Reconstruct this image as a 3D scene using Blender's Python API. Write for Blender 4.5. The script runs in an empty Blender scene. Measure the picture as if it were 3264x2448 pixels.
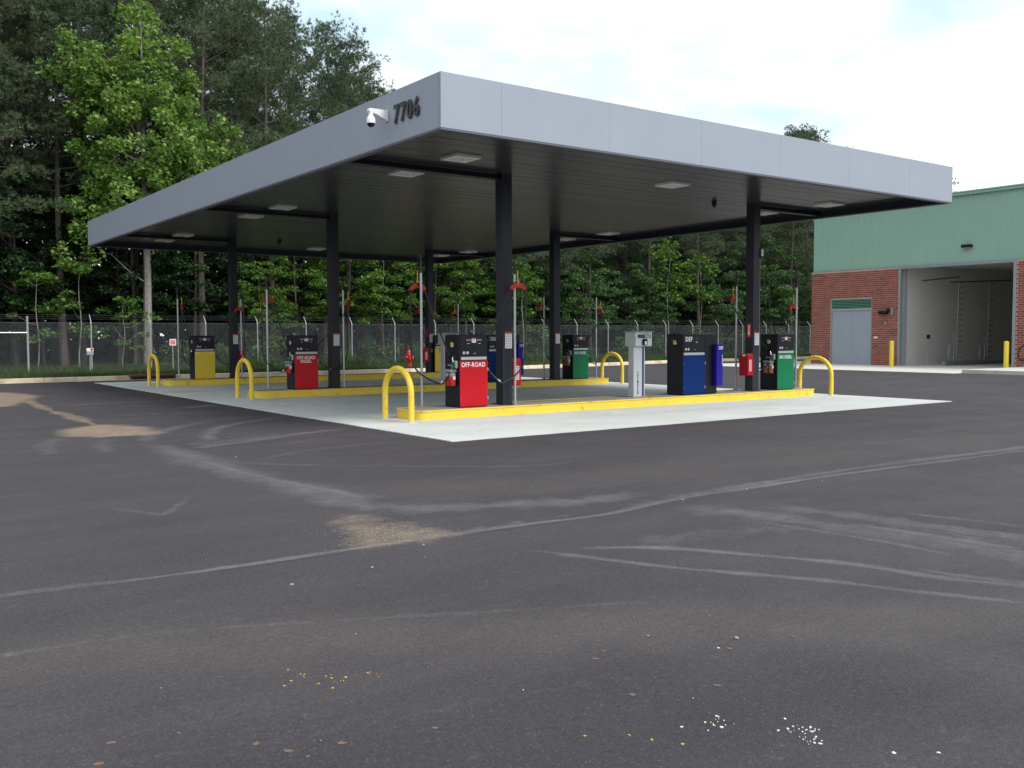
import bpy, bmesh, math, random
import numpy as np
from mathutils import Vector, Matrix
R = math.radians
sc = bpy.context.scene
col = sc.collection

# ------------------------------------------------------------------ camera
cam_d = bpy.data.cameras.new("camera")
cam_d.sensor_width = 36.0; cam_d.lens = 33.59; cam_d.clip_start = 0.05; cam_d.clip_end = 2000
cam = bpy.data.objects.new("camera", cam_d); col.objects.link(cam); sc.camera = cam
Fw = Vector((0.58739505, 0.80768859, -0.05105096)); Rt = Vector((0.80864528, -0.58828824, -0.00312356)); Up = Vector((0.03255554, 0.03944736, 0.99869116))
cam.matrix_world = Matrix(((Rt.x, Up.x, -Fw.x, 0), (Rt.y, Up.y, -Fw.y, 0), (Rt.z, Up.z, -Fw.z, 1.62), (0, 0, 0, 1)))

# ------------------------------------------------------------------ sky, sun, exposure
SUN_AZ, SUN_EL = R(-70), R(48)          # azimuth from +X, elevation
sd = Vector((math.cos(SUN_EL)*math.cos(SUN_AZ), math.cos(SUN_EL)*math.sin(SUN_AZ), math.sin(SUN_EL)))
w = bpy.data.worlds.new("World"); sc.world = w; w.use_nodes = True
nt = w.node_tree; nt.nodes.clear(); N = nt.nodes.new; Lk = nt.links.new
sky = N('ShaderNodeTexSky'); sky.sky_type = 'NISHITA'; sky.sun_disc = False
sky.sun_elevation = SUN_EL; sky.sun_rotation = math.pi/2 - SUN_AZ
sky.air_density = 1.0; sky.dust_density = 1.6; sky.ozone_density = 1.0
tc = N('ShaderNodeTexCoord'); sx = N('ShaderNodeSeparateXYZ'); Lk(tc.outputs['Generated'], sx.inputs[0])
zz = N('ShaderNodeMath'); zz.operation = 'ADD'; Lk(sx.outputs['Z'], zz.inputs[0]); zz.inputs[1].default_value = 0.22
zm = N('ShaderNodeMath'); zm.operation = 'MAXIMUM'; Lk(zz.outputs[0], zm.inputs[0]); zm.inputs[1].default_value = 0.05
dv = N('ShaderNodeVectorMath'); dv.operation = 'DIVIDE'; Lk(tc.outputs['Generated'], dv.inputs[0])
cb = N('ShaderNodeCombineXYZ')
for k in range(3): Lk(zm.outputs[0], cb.inputs[k])
Lk(cb.outputs[0], dv.inputs[1])
mp = N('ShaderNodeMapping'); mp.inputs['Location'].default_value = (14.22, 18.73, 2.11); Lk(dv.outputs[0], mp.inputs['Vector'])
nz = N('ShaderNodeTexNoise'); nz.inputs['Scale'].default_value = 1.9; nz.inputs['Detail'].default_value = 7; nz.inputs['Roughness'].default_value = 0.52
Lk(mp.outputs[0], nz.inputs['Vector'])
cr = N('ShaderNodeValToRGB'); cr.color_ramp.elements[0].position = 0.40; cr.color_ramp.elements[1].position = 0.60
cr.color_ramp.elements[0].color = (0.66, 0.66, 0.66, 1); cr.color_ramp.elements[1].color = (1, 1, 1, 1)
hz_ = N('ShaderNodeMapRange'); hz_.inputs['From Min'].default_value = 0.06; hz_.inputs['From Max'].default_value = 0.30; hz_.inputs['To Min'].default_value = 0.14; hz_.inputs['To Max'].default_value = 0.0
Lk(sx.outputs['Z'], hz_.inputs['Value']); cf = N('ShaderNodeMath'); cf.operation = 'ADD'; Lk(nz.outputs['Fac'], cf.inputs[0]); Lk(hz_.outputs[0], cf.inputs[1])
Lk(cf.outputs[0], cr.inputs[0])
b1 = N('ShaderNodeBackground'); b1.inputs['Strength'].default_value = 0.15; Lk(sky.outputs[0], b1.inputs['Color'])
b2 = N('ShaderNodeBackground'); b2.inputs['Strength'].default_value = 1.04
cc = N('ShaderNodeValToRGB'); cc.color_ramp.elements[0].position = 0.38; cc.color_ramp.elements[1].position = 0.58
cc.color_ramp.elements[0].color = (0.70, 0.91, 1.0, 1); cc.color_ramp.elements[1].color = (0.97, 0.985, 1.0, 1)
Lk(cf.outputs[0], cc.inputs[0]); Lk(cc.outputs[0], b2.inputs['Color'])
mx = N('ShaderNodeMixShader'); Lk(cr.outputs[0], mx.inputs[0]); Lk(b1.outputs[0], mx.inputs[1]); Lk(b2.outputs[0], mx.inputs[2])
wo = N('ShaderNodeOutputWorld'); Lk(mx.outputs[0], wo.inputs['Surface'])
sl = bpy.data.lights.new("sun", 'SUN'); sl.energy = 2.9; sl.angle = R(20); sl.color = (1.0, 0.965, 0.91)
so = bpy.data.objects.new("sun", sl); col.objects.link(so)
so.rotation_euler = (-sd).to_track_quat('-Z', 'Y').to_euler()
sc.view_settings.view_transform = 'Standard'; sc.view_settings.look = 'None'
sc.view_settings.exposure = 0.32; sc.view_settings.gamma = 1.0; sc.view_settings.use_curve_mapping = False
sc.cycles.max_bounces = 6; sc.cycles.transparent_max_bounces = 8

# ------------------------------------------------------------------ materials
MT = {}
def M(name, rgb, rough=0.6, metal=0.0, var=0.10, scale=6.0, bump=0.0, bscale=60.0, spec=0.5, detail=4, stain=None, coat=0.0):
    m = bpy.data.materials.new(name); m.use_nodes = True
    t = m.node_tree; b = t.nodes['Principled BSDF']
    b.inputs['Roughness'].default_value = rough; b.inputs['Metallic'].default_value = metal
    b.inputs['Specular IOR Level'].default_value = spec; b.inputs['Coat Weight'].default_value = coat
    c = t.nodes.new('ShaderNodeTexCoord'); n = t.nodes.new('ShaderNodeTexNoise')
    n.inputs['Scale'].default_value = scale; n.inputs['Detail'].default_value = detail; n.inputs['Roughness'].default_value = 0.6
    t.links.new(c.outputs['Object'], n.inputs['Vector'])
    mr = t.nodes.new('ShaderNodeMapRange'); mr.inputs['From Min'].default_value = 0.25; mr.inputs['From Max'].default_value = 0.75
    mr.inputs['To Min'].default_value = 1-var; mr.inputs['To Max'].default_value = 1+var
    t.links.new(n.outputs['Fac'], mr.inputs['Value'])
    v = t.nodes.new('ShaderNodeVectorMath'); v.operation = 'SCALE'; v.inputs[0].default_value = rgb
    t.links.new(mr.outputs[0], v.inputs['Scale'])
    out = v.outputs[0]
    if stain:
        (srgb, sscale, lo, hi, amt) = stain
        n2 = t.nodes.new('ShaderNodeTexNoise'); n2.inputs['Scale'].default_value = sscale; n2.inputs['Detail'].default_value = 6
        t.links.new(c.outputs['Object'], n2.inputs['Vector'])
        m2 = t.nodes.new('ShaderNodeMapRange'); m2.inputs['From Min'].default_value = lo; m2.inputs['From Max'].default_value = hi
        m2.inputs['To Max'].default_value = amt; t.links.new(n2.outputs['Fac'], m2.inputs['Value'])
        mi = t.nodes.new('ShaderNodeMix'); mi.data_type = 'RGBA'; t.links.new(m2.outputs[0], mi.inputs[0])
        t.links.new(out, mi.inputs[6]); mi.inputs[7].default_value = (*srgb, 1); out = mi.outputs[2]
    t.links.new(out, b.inputs['Base Color'])
    if bump > 0:
        n3 = t.nodes.new('ShaderNodeTexNoise'); n3.inputs['Scale'].default_value = bscale; n3.inputs['Detail'].default_value = 3
        t.links.new(c.outputs['Object'], n3.inputs['Vector'])
        bp = t.nodes.new('ShaderNodeBump'); bp.inputs['Strength'].default_value = bump; bp.inputs['Distance'].default_value = 0.01
        t.links.new(n3.outputs['Fac'], bp.inputs['Height']); t.links.new(bp.outputs[0], b.inputs['Normal'])
    MT[name] = m; return m

def leaf_mat(name, a, b_, trans=0.35, scale=0.5):
    """a, b_: two leaf colours; mixed per leaf (random per island) and per clump (noise)"""
    m = bpy.data.materials.new(name); m.use_nodes = True; t = m.node_tree; t.nodes.clear(); n = t.nodes.new
    g = n('ShaderNodeNewGeometry'); c = n('ShaderNodeTexCoord'); nz = n('ShaderNodeTexNoise')
    oi = n('ShaderNodeObjectInfo')
    nz.inputs['Scale'].default_value = scale; nz.inputs['Detail'].default_value = 2; t.links.new(c.outputs['Object'], nz.inputs['Vector'])
    ad = n('ShaderNodeMath'); ad.operation = 'MULTIPLY_ADD'; t.links.new(g.outputs['Random Per Island'], ad.inputs[0]); ad.inputs[1].default_value = 0.55
    mr = n('ShaderNodeMapRange'); mr.inputs['From Min'].default_value = 0.3; mr.inputs['From Max'].default_value = 0.7; mr.inputs['To Min'].default_value = -0.1; mr.inputs['To Max'].default_value = 0.45
    t.links.new(nz.outputs['Fac'], mr.inputs['Value']); t.links.new(mr.outputs[0], ad.inputs[2])
    a2 = n('ShaderNodeMath'); a2.operation = 'MULTIPLY_ADD'; t.links.new(oi.outputs['Random'], a2.inputs[0]); a2.inputs[1].default_value = 0.3
    t.links.new(ad.outputs[0], a2.inputs[2]); a3 = n('ShaderNodeMath'); a3.operation = 'SUBTRACT'; t.links.new(a2.outputs[0], a3.inputs[0]); a3.inputs[1].default_value = 0.12; a3.use_clamp = True
    mi = n('ShaderNodeMix'); mi.data_type = 'RGBA'; t.links.new(a3.outputs[0], mi.inputs[0]); mi.inputs[6].default_value = (*a, 1); mi.inputs[7].default_value = (*b_, 1)
    d = n('ShaderNodeBsdfPrincipled'); d.inputs['Roughness'].default_value = 0.55; d.inputs['Specular IOR Level'].default_value = 0.35
    tr = n('ShaderNodeBsdfTranslucent'); mx = n('ShaderNodeMixShader'); mx.inputs[0].default_value = trans; o = n('ShaderNodeOutputMaterial')
    t.links.new(mi.outputs[2], d.inputs['Base Color'])
    hs = n('ShaderNodeHueSaturation'); hs.inputs['Hue'].default_value = 0.49; hs.inputs['Saturation'].default_value = 1.1; hs.inputs['Value'].default_value = 1.15
    t.links.new(mi.outputs[2], hs.inputs['Color']); t.links.new(hs.outputs[0], tr.inputs['Color'])
    t.links.new(d.outputs[0], mx.inputs[1]); t.links.new(tr.outputs[0], mx.inputs[2]); t.links.new(mx.outputs[0], o.inputs[0])
    MT[name] = m; return m

M('yellow', (0.76, 0.55, 0.05), 0.5, var=0.09, scale=2.2, stain=((0.20, 0.15, 0.06), 7, 0.60, 0.74, 0.65))
M('yellow_panel', (0.70, 0.52, 0.05), 0.4, spec=0.2, var=0.04)
M('black_paint', (0.012, 0.013, 0.018), 0.35, spec=0.2, var=0.15, scale=8)
M('charcoal', (0.028, 0.031, 0.040), 0.42, spec=0.2, var=0.12, scale=2)
M('red_panel', (0.50, 0.008, 0.016), 0.35, spec=0.2, var=0.04)
M('red_box', (0.42, 0.008, 0.016), 0.4, spec=0.2, var=0.08)
M('red_saddle', (0.42, 0.02, 0.012), 0.5, var=0.1)
M('green_panel', (0.005, 0.165, 0.066), 0.35, spec=0.2, var=0.04)
M('blue_panel', (0.004, 0.026, 0.135), 0.5, spec=0.08, var=0.05)
M('blue_box', (0.014, 0.008, 0.24), 0.4, spec=0.2, var=0.06)
M('white_text', (0.82, 0.83, 0.84), 0.5, var=0.03)
M('dark_text', (0.02, 0.02, 0.025), 0.5, var=0.05)
M('galv', (0.44, 0.46, 0.48), 0.42, metal=0.75, var=0.14, scale=25)
M('galv_dull', (0.30, 0.315, 0.33), 0.6, metal=0.35, var=0.15, scale=18)
M('wire', (0.15, 0.165, 0.18), 0.6, metal=0.3, var=0.1)
M('dark_wire', (0.06, 0.065, 0.07), 0.6, metal=0.3, var=0.1)
M('rubber', (0.010, 0.011, 0.012), 0.45, var=0.2, scale=20)
M('chrome', (0.75, 0.76, 0.78), 0.18, metal=1.0, var=0.05)
M('alu_strip', (0.42, 0.45, 0.47), 0.4, metal=0.3, var=0.05)
M('display', (0.02, 0.025, 0.03), 0.12, var=0.05)
M('label_white', (0.72, 0.72, 0.73), 0.5, var=0.04)
M('label_red', (0.50, 0.03, 0.02), 0.5, var=0.04)
M('print_grey', (0.30, 0.31, 0.34), 0.6, var=0.1)
M('filter_red', (0.48, 0.012, 0.015), 0.4, var=0.06)
M('filter_brown', (0.26, 0.105, 0.035), 0.5, var=0.12)
M('cast_grey', (0.30, 0.31, 0.32), 0.5, metal=0.4, var=0.15)
M('kiosk_grey', (0.42, 0.43, 0.43), 0.5, var=0.04)
M('kiosk_front', (0.50, 0.54, 0.56), 0.45, var=0.03)
M('purple', (0.045, 0.03, 0.13), 0.45, var=0.05)
M('orange', (0.55, 0.16, 0.03), 0.5, var=0.05)
M('nozzle_green', (0.01, 0.10, 0.05), 0.5, var=0.1)
M('nozzle_yellow', (0.55, 0.38, 0.02), 0.5, var=0.1)
M('fascia', (0.280, 0.312, 0.372), 0.5, metal=0.0, var=0.03, scale=1.2, bump=0.03, bscale=300)
M('fascia_trim', (0.10, 0.11, 0.13), 0.5, var=0.05)
M('deck', (0.040, 0.041, 0.046), 0.27, var=0.12, scale=1.2, bump=0.05, bscale=3)
M('deck_back', (0.012, 0.012, 0.013), 0.8)
M('lens', (0.62, 0.61, 0.585), 0.35, var=0.05)
M('lamp_frame', (0.80, 0.79, 0.76), 0.5, var=0.05)
M('cam_white', (0.74, 0.75, 0.76), 0.35, var=0.03)
M('cam_dome', (0.012, 0.012, 0.014), 0.08, var=0.05)
M('siding', (0.262, 0.425, 0.345), 0.5, var=0.05, scale=0.6)
M('siding_trim', (0.22, 0.42, 0.33), 0.5, var=0.05)
M('steel_grey', (0.27, 0.30, 0.34), 0.45, metal=0.2, var=0.10, scale=2)
M('door_grey', (0.30, 0.335, 0.39), 0.42, var=0.05, scale=1.5)
M('mortar', (0.50, 0.37, 0.30), 0.9, var=0.12, scale=8)
M('louver', (0.10, 0.24, 0.16), 0.5, var=0.05)
M('painted_shade', (0.012, 0.014, 0.014), 0.9)  # near-black colour standing in for shade inside hollow places
M('bollard', (0.74, 0.55, 0.05), 0.42, var=0.05, scale=4)
M('kerb_stone', (0.52, 0.45, 0.34), 0.9, var=0.14, scale=3, bump=0.3, bscale=80, stain=((0.30, 0.20, 0.12), 1.3, 0.52, 0.7, 0.7))
M('rusty', (0.13, 0.055, 0.035), 0.8, var=0.4, scale=12)
M('hydrant', (0.52, 0.02, 0.02), 0.4, var=0.08)
M('island_concrete', (0.30, 0.285, 0.26), 0.9, var=0.16, scale=5, bump=0.2, bscale=120, stain=((0.12, 0.11, 0.10), 3, 0.55, 0.72, 0.6))
M('bark', (0.080, 0.064, 0.056), 0.9, var=0.4, scale=9, bump=0.8, bscale=25)
M('bark_pale', (0.22, 0.20, 0.18), 0.9, var=0.35, scale=7, bump=0.6, bscale=25)
M('pipe_steel', (0.30, 0.31, 0.33), 0.45, metal=0.6, var=0.15)
M('pebble', (0.27, 0.24, 0.205), 0.85, var=0.3, scale=40)
M('spatter_white', (0.72, 0.72, 0.72), 0.7, var=0.1, scale=60)
M('spatter_yellow', (0.46, 0.30, 0.06), 0.7, var=0.15, scale=60)
M('spatter_brown', (0.14, 0.085, 0.055), 0.85, var=0.25, scale=60)
M('cord_yellow', (0.60, 0.42, 0.03), 0.6)
M('dead_needles', (0.28, 0.12, 0.03), 0.8, var=0.2)
leaf_mat('leaf_gum', (0.085, 0.190, 0.040), (0.270, 0.400, 0.105), 0.35, 0.55)
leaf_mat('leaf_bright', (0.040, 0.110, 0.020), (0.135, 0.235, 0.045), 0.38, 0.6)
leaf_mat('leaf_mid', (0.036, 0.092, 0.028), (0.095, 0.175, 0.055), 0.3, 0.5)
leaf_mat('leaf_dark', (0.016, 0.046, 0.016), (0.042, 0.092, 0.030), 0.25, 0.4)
leaf_mat('needle', (0.034, 0.066, 0.038), (0.135, 0.178, 0.085), 0.2, 0.8)
leaf_mat('grass_blade', (0.022, 0.058, 0.016), (0.075, 0.115, 0.040), 0.3, 0.7)

def brick_mat():
    m = bpy.data.materials.new('brick'); m.use_nodes = True; t = m.node_tree; b = t.nodes['Principled BSDF']; b.inputs['Roughness'].default_value = 0.85
    n = t.nodes.new; g = n('ShaderNodeNewGeometry'); oi = n('ShaderNodeObjectInfo')
    ad = n('ShaderNodeMath'); ad.operation = 'ADD'; t.links.new(g.outputs['Random Per Island'], ad.inputs[0]); t.links.new(oi.outputs['Random'], ad.inputs[1])
    fr = n('ShaderNodeMath'); fr.operation = 'FRACT'; t.links.new(ad.outputs[0], fr.inputs[0])
    cr = n('ShaderNodeValToRGB'); e = cr.color_ramp.elements; e[0].position = 0; e[0].color = (0.105, 0.045, 0.042, 1); e[1].position = 1; e[1].color = (0.30, 0.090, 0.060, 1)
    x = e.new(0.06); x.color = (0.19, 0.058, 0.046, 1); x = e.new(0.55); x.color = (0.245, 0.070, 0.052, 1)
    t.links.new(fr.outputs[0], cr.inputs[0])
    c = n('ShaderNodeTexCoord'); nz = n('ShaderNodeTexNoise'); nz.inputs['Scale'].default_value = 30; t.links.new(c.outputs['Object'], nz.inputs['Vector'])
    mr = n('ShaderNodeMapRange'); mr.inputs['To Min'].default_value = 0.8; mr.inputs['To Max'].default_value = 1.2; t.links.new(nz.outputs['Fac'], mr.inputs['Value'])
    v = n('ShaderNodeVectorMath'); v.operation = 'SCALE'; t.links.new(cr.outputs[0], v.inputs[0]); t.links.new(mr.outputs[0], v.inputs['Scale'])
    t.links.new(v.outputs[0], b.inputs['Base Color']); MT['brick'] = m
brick_mat()

def block_mat():
    m = bpy.data.materials.new('block_wall'); m.use_nodes = True; t = m.node_tree; b = t.nodes['Principled BSDF']; b.inputs['Roughness'].default_value = 0.8
    n = t.nodes.new; c = n('ShaderNodeTexCoord'); s = n('ShaderNodeSeparateXYZ'); cb = n('ShaderNodeCombineXYZ')
    t.links.new(c.outputs['Object'], s.inputs[0]); ad = n('ShaderNodeMath'); ad.operation = 'ADD'; t.links.new(s.outputs['X'], ad.inputs[0]); t.links.new(s.outputs['Y'], ad.inputs[1])
    t.links.new(ad.outputs[0], cb.inputs[0]); t.links.new(s.outputs['Z'], cb.inputs[1])
    br = n('ShaderNodeTexBrick'); br.inputs['Color1'].default_value = (0.62, 0.60, 0.56, 1); br.inputs['Color2'].default_value = (0.58, 0.56, 0.525, 1); br.inputs['Mortar'].default_value = (0.48, 0.46, 0.43, 1)
    br.inputs['Scale'].default_value = 1; br.inputs['Brick Width'].default_value = 0.4; br.inputs['Row Height'].default_value = 0.2; br.inputs['Mortar Size'].default_value = 0.006
    t.links.new(cb.outputs[0], br.inputs['Vector']); t.links.new(br.outputs['Color'], b.inputs['Base Color']); MT['block_wall'] = m
block_mat()

# ------------------------------------------------------------------ mesh helpers
class MB:
    def __init__(s): s.v = []; s.f = []
    def add(s, vs, fs):
        o = len(s.v); s.v += [tuple(p) for p in vs]; s.f += [tuple(i+o for i in f) for f in fs]; return s
    def box(s, x0, x1, y0, y1, z0, z1):
        return s.add([(x0,y0,z0),(x1,y0,z0),(x1,y1,z0),(x0,y1,z0),(x0,y0,z1),(x1,y0,z1),(x1,y1,z1),(x0,y1,z1)],
                     [(3,2,1,0),(4,5,6,7),(0,1,5,4),(1,2,6,5),(2,3,7,6),(3,0,4,7)])
    def bbox(s, x0, x1, y0, y1, z0, z1, bev=0.01, seg=1):
        b = bmesh.new(); bmesh.ops.create_cube(b, size=1)
        for v in b.verts: v.co = Vector(((x0+x1)/2+v.co.x*(x1-x0), (y0+y1)/2+v.co.y*(y1-y0), (z0+z1)/2+v.co.z*(z1-z0)))
        bmesh.ops.bevel(b, geom=list(b.edges), offset=bev, segments=seg, affect='EDGES', profile=0.5)
        b.verts.index_update(); r = s.add([v.co for v in b.verts], [[v.index for v in f.verts] for f in b.faces]); b.free(); return r
    def tube(s, pts, r, n=8, caps=True):
        P = [Vector(p) for p in pts]; m = len(P); rr = r if isinstance(r, (list, tuple)) else [r]*m
        T = [((P[min(i+1,m-1)]-P[max(i-1,0)]).normalized()) for i in range(m)]
        u = T[0].orthogonal().normalized(); vs = []; fs = []
        for i in range(m):
            u = (u - T[i]*u.dot(T[i])).normalized() if (u - T[i]*u.dot(T[i])).length > 1e-6 else T[i].orthogonal().normalized()
            q = T[i].cross(u)
            for k in range(n):
                a = 2*math.pi*k/n; vs.append(P[i] + (u*math.cos(a)+q*math.sin(a))*rr[i])
        for i in range(m-1):
            for k in range(n):
                k2 = (k+1) % n; fs.append((i*n+k, i*n+k2, (i+1)*n+k2, (i+1)*n+k))
        if caps: fs.append(tuple(range(n-1,-1,-1))); fs.append(tuple((m-1)*n+k for k in range(n)))
        return s.add(vs, fs)
    def lathe(s, prof, n=16, c=(0,0,0), axis='Z'):
        vs = []; fs = []; m = len(prof)
        for (r, z) in prof:
            for k in range(n):
                a = 2*math.pi*k/n; x, y = r*math.cos(a), r*math.sin(a)
                vs.append((c[0]+x, c[1]+y, c[2]+z) if axis == 'Z' else ((c[0]+x, c[1]+z, c[2]+y) if axis == 'Y' else (c[0]+z, c[1]+x, c[2]+y)))
        for i in range(m-1):
            for k in range(n): fs.append((i*n+k, i*n+(k+1)%n, (i+1)*n+(k+1)%n, (i+1)*n+k))
        fs.append(tuple(range(n-1,-1,-1))); fs.append(tuple((m-1)*n+k for k in range(n)))
        return s.add(vs, fs)
    def prism(s, poly, z0, z1):
        n = len(poly); vs = [(x,y,z0) for x,y in poly]+[(x,y,z1) for x,y in poly]
        return s.add(vs, [tuple(range(n-1,-1,-1)), tuple(range(n,2*n))]+[(k,(k+1)%n,n+(k+1)%n,n+k) for k in range(n)])
    def build(s, name, mat, parent=None, smooth=False, loc=None):
        return link(name, s.mesh_ns(name, smooth), mat, parent, loc)
    def mesh_ns(s, name, smooth):
        me = bpy.data.meshes.new(name); me.from_pydata(s.v, [], s.f)
        b = bmesh.new(); b.from_mesh(me); bmesh.ops.recalc_face_normals(b, faces=b.faces); b.to_mesh(me); b.free()
        if smooth:
            for p in me.polygons: p.use_smooth = True
            me.set_sharp_from_angle(angle=R(40))
        me.update(); return me
def link(name, me, mat, parent=None, loc=None):
    o = bpy.data.objects.new(name, me); col.objects.link(o)
    if mat is not None and not me.materials: me.materials.append(MT[mat] if isinstance(mat, str) else mat)
    if parent is not None: o.parent = parent
    if loc is not None: o.location = loc
    return o
def tag(o, label=None, cat=None, group=None, kind=None):
    if label: o['label'] = label
    if cat: o['category'] = cat
    if group: o['group'] = group
    if kind: o['kind'] = kind
    return o
def thing(name, label, cat, loc=(0,0,0), rz=0, group=None):
    o = bpy.data.objects.new(name, None); col.objects.link(o); o.location = loc; o.rotation_euler = (0,0,rz); o.empty_display_size = 0.2
    return tag(o, label, cat, group)
def copy_tree(o, parent=None):
    c = o.copy(); col.objects.link(c); c.parent = parent
    for ch in o.children: copy_tree(ch, c)
    return c
def np_mesh(name, V, F):
    V = np.asarray(V, np.float32); F = np.asarray(F, np.int32); me = bpy.data.meshes.new(name); k = F.shape[1]
    me.vertices.add(len(V)); me.vertices.foreach_set('co', V.ravel())
    me.loops.add(F.size); me.loops.foreach_set('vertex_index', F.ravel())
    me.polygons.add(len(F)); me.polygons.foreach_set('loop_start', np.arange(0, F.size, k, dtype=np.int32)); me.polygons.foreach_set('loop_total', np.full(len(F), k, np.int32))
    me.update(calc_edges=True); return me
def crom(pts, n=8):
    P = [np.array(p, float) for p in pts]; P = [2*P[0]-P[1]] + P + [2*P[-1]-P[-2]]; out = []
    for i in range(1, len(P)-2):
        for k in range(n):
            t = k/n; a, b, c, d = P[i-1], P[i], P[i+1], P[i+2]
            out.append(0.5*((2*b)+(c-a)*t+(2*a-5*b+4*c-d)*t*t+(3*b-a-3*c+d)*t**3))
    out.append(P[-2]); return out
def text(s, size, mat, parent, loc, rot=(math.pi/2,0,0), ext=0.002, bold=0.0, name='lettering', align='CENTER', sx=1.0, space=1.0):
    cu = bpy.data.curves.new(name, 'FONT'); cu.body = s; cu.size = size; cu.extrude = ext; cu.offset = bold*size; cu.align_x = align; cu.align_y = 'CENTER'; cu.space_line = space; cu.space_character = 1.1; cu.resolution_u = 3
    o = bpy.data.objects.new(name, cu); col.objects.link(o)
    me = bpy.data.meshes.new_from_object(o.evaluated_get(bpy.context.evaluated_depsgraph_get()))
    bpy.data.objects.remove(o); bpy.data.curves.remove(cu)
    if not len(me.polygons): raise RuntimeError('empty text ' + s)
    me.materials.clear(); t = link(name, me, mat, parent, loc); t.rotation_euler = rot; t.scale = (sx, 1, 1); return t

# ------------------------------------------------------------------ ground
PX0, PY0, PLX, PLY = 7.77, 12.25, 14.15, 23.13       # concrete pad, canopy lies over it
def spread_lines(lo, hi, step, far):
    out = []; d = step; x = lo
    while x > -far: d = min(d*1.6, 60); x -= d; out.append(x)
    out = out[::-1] + list(np.arange(lo, hi, step)); x = hi; d = step
    out.append(hi)
    while x < far: d = min(d*1.6, 60); x += d; out.append(x)
    return np.array(out)
def two_step(lo, mid, hi, a, b, far):
    L1 = list(np.arange(lo, mid, a)); L2 = list(np.arange(mid, hi, b)); base = spread_lines(lo, hi, b, far)
    return np.array([v for v in base if v < lo-1e-6] + L1 + L2 + [v for v in base if v >= hi-1e-6])
gx = two_step(0.0, 9.5, 22.0, 0.032, 0.07, 500); gy = two_step(1.5, 9.5, 32.0, 0.032, 0.065, 500)
GX, GY = np.meshgrid(gx, gy, indexing='ij'); nxg, nyg = GX.shape
GV = np.stack([GX.ravel(), GY.ravel(), np.zeros(GX.size)], 1)
I = np.arange(nxg*nyg).reshape(nxg, nyg)
GF = np.stack([I[:-1,:-1].ravel(), I[1:,:-1].ravel(), I[1:,1:].ravel(), I[:-1,1:].ravel()], 1)
gme = np_mesh('ground', GV, GF)
def poly_field(pts, width, wob=0.0, soft=1.0, seed=0):
    P = np.array(crom([(a, b) for a, b in pts], 8)); out = np.zeros(len(GV)); mg = width*4+0.3
    rs = np.random.RandomState(seed); x0, y0 = P.min(0)-mg; x1, y1 = P.max(0)+mg
    idx = np.where((GV[:,0]>x0)&(GV[:,0]<x1)&(GV[:,1]>y0)&(GV[:,1]<y1))[0]; Q = GV[idx,:2]; best = np.full(len(Q), 1e9); tt = np.zeros(len(Q))
    for i in range(len(P)-1):
        a, b = P[i], P[i+1]; ab = b-a; L2 = (ab@ab)+1e-9; t = np.clip(((Q-a)@ab)/L2, 0, 1); d = np.hypot(*(Q-a-t[:,None]*ab).T)
        m = d < best; best[m] = d[m]; tt[m] = (i+t[m])/(len(P)-1)
    fade = np.clip(np.minimum(tt, 1-tt)*6, 0, 1); wv = width*(1+wob*np.sin(tt*17+seed)+wob*np.sin(tt*41+seed*3))
    out[idx] = np.exp(-(best/wv)**(2*soft))*fade; return out
def blob_field(pts, soft):
    P = np.array(pts); out = np.zeros(len(GV)); mg = soft*4; x0, y0 = P.min(0)-mg; x1, y1 = P.max(0)+mg
    idx = np.where((GV[:,0]>x0)&(GV[:,0]<x1)&(GV[:,1]>y0)&(GV[:,1]<y1))[0]; Q = GV[idx,:2]; best = np.full(len(Q), 1e9); ins = np.zeros(len(Q), bool); n = len(P)
    for i in range(n):
        a, b = P[i], P[(i+1)%n]; ab = b-a; t = np.clip(((Q-a)@ab)/(ab@ab+1e-9), 0, 1); best = np.minimum(best, np.hypot(*(Q-a-t[:,None]*ab).T))
        c = ((a[1] > Q[:,1]) != (b[1] > Q[:,1])) & (Q[:,0] < (b[0]-a[0])*(Q[:,1]-a[1])/(b[1]-a[1]+1e-12)+a[0]); ins ^= c
    out[idx] = np.where(ins, 1, np.exp(-(best/soft)**2)); return out
joint = [(0.88,6.67),(1.65,6.57),(2.54,6.53),(3.52,6.54),(4.73,6.51),(5.76,6.44),(6.86,6.62),(7.95,6.63),(9.67,6.65),(13.49,6.49),(19,6.45)]
dust = np.zeros(len(GV))
def addd(pts, wd, amt, wob=0.15, soft=1.0, seed=0):
    global dust; dust = np.maximum(dust, amt*poly_field(pts, wd, wob, soft, seed)) if amt < 0.95 else dust + amt*poly_field(pts, wd, wob, soft, seed)
addd([(-3,6.8)]+joint, 0.05, 0.62, 0.25, 1.5, 1)
addd([(6.0,6.5),(6.36,6.57),(8.32,6.77),(10.43,6.84),(13.92,6.69),(19,6.6)], 0.10, 0.42, 0.2, 1.3, 2)
addd([(4.10,15.46),(4.02,13.24),(4.00,10.97),(4.16,9.30),(4.17,8.23),(4.41,7.73)], 0.30, 0.45, 0.2, 1, 3)
addd([(4.02,13.6),(4.05,10.97),(4.3,9.30),(4.4,8.23)], 0.08, 0.6, 0.2, 1.5, 33)
addd([(4.17,8.23),(4.62,7.65),(5.34,7.35),(6.02,7.08),(7.04,7.13)], 0.22, 0.45, 0.2, 1, 4)
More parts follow.
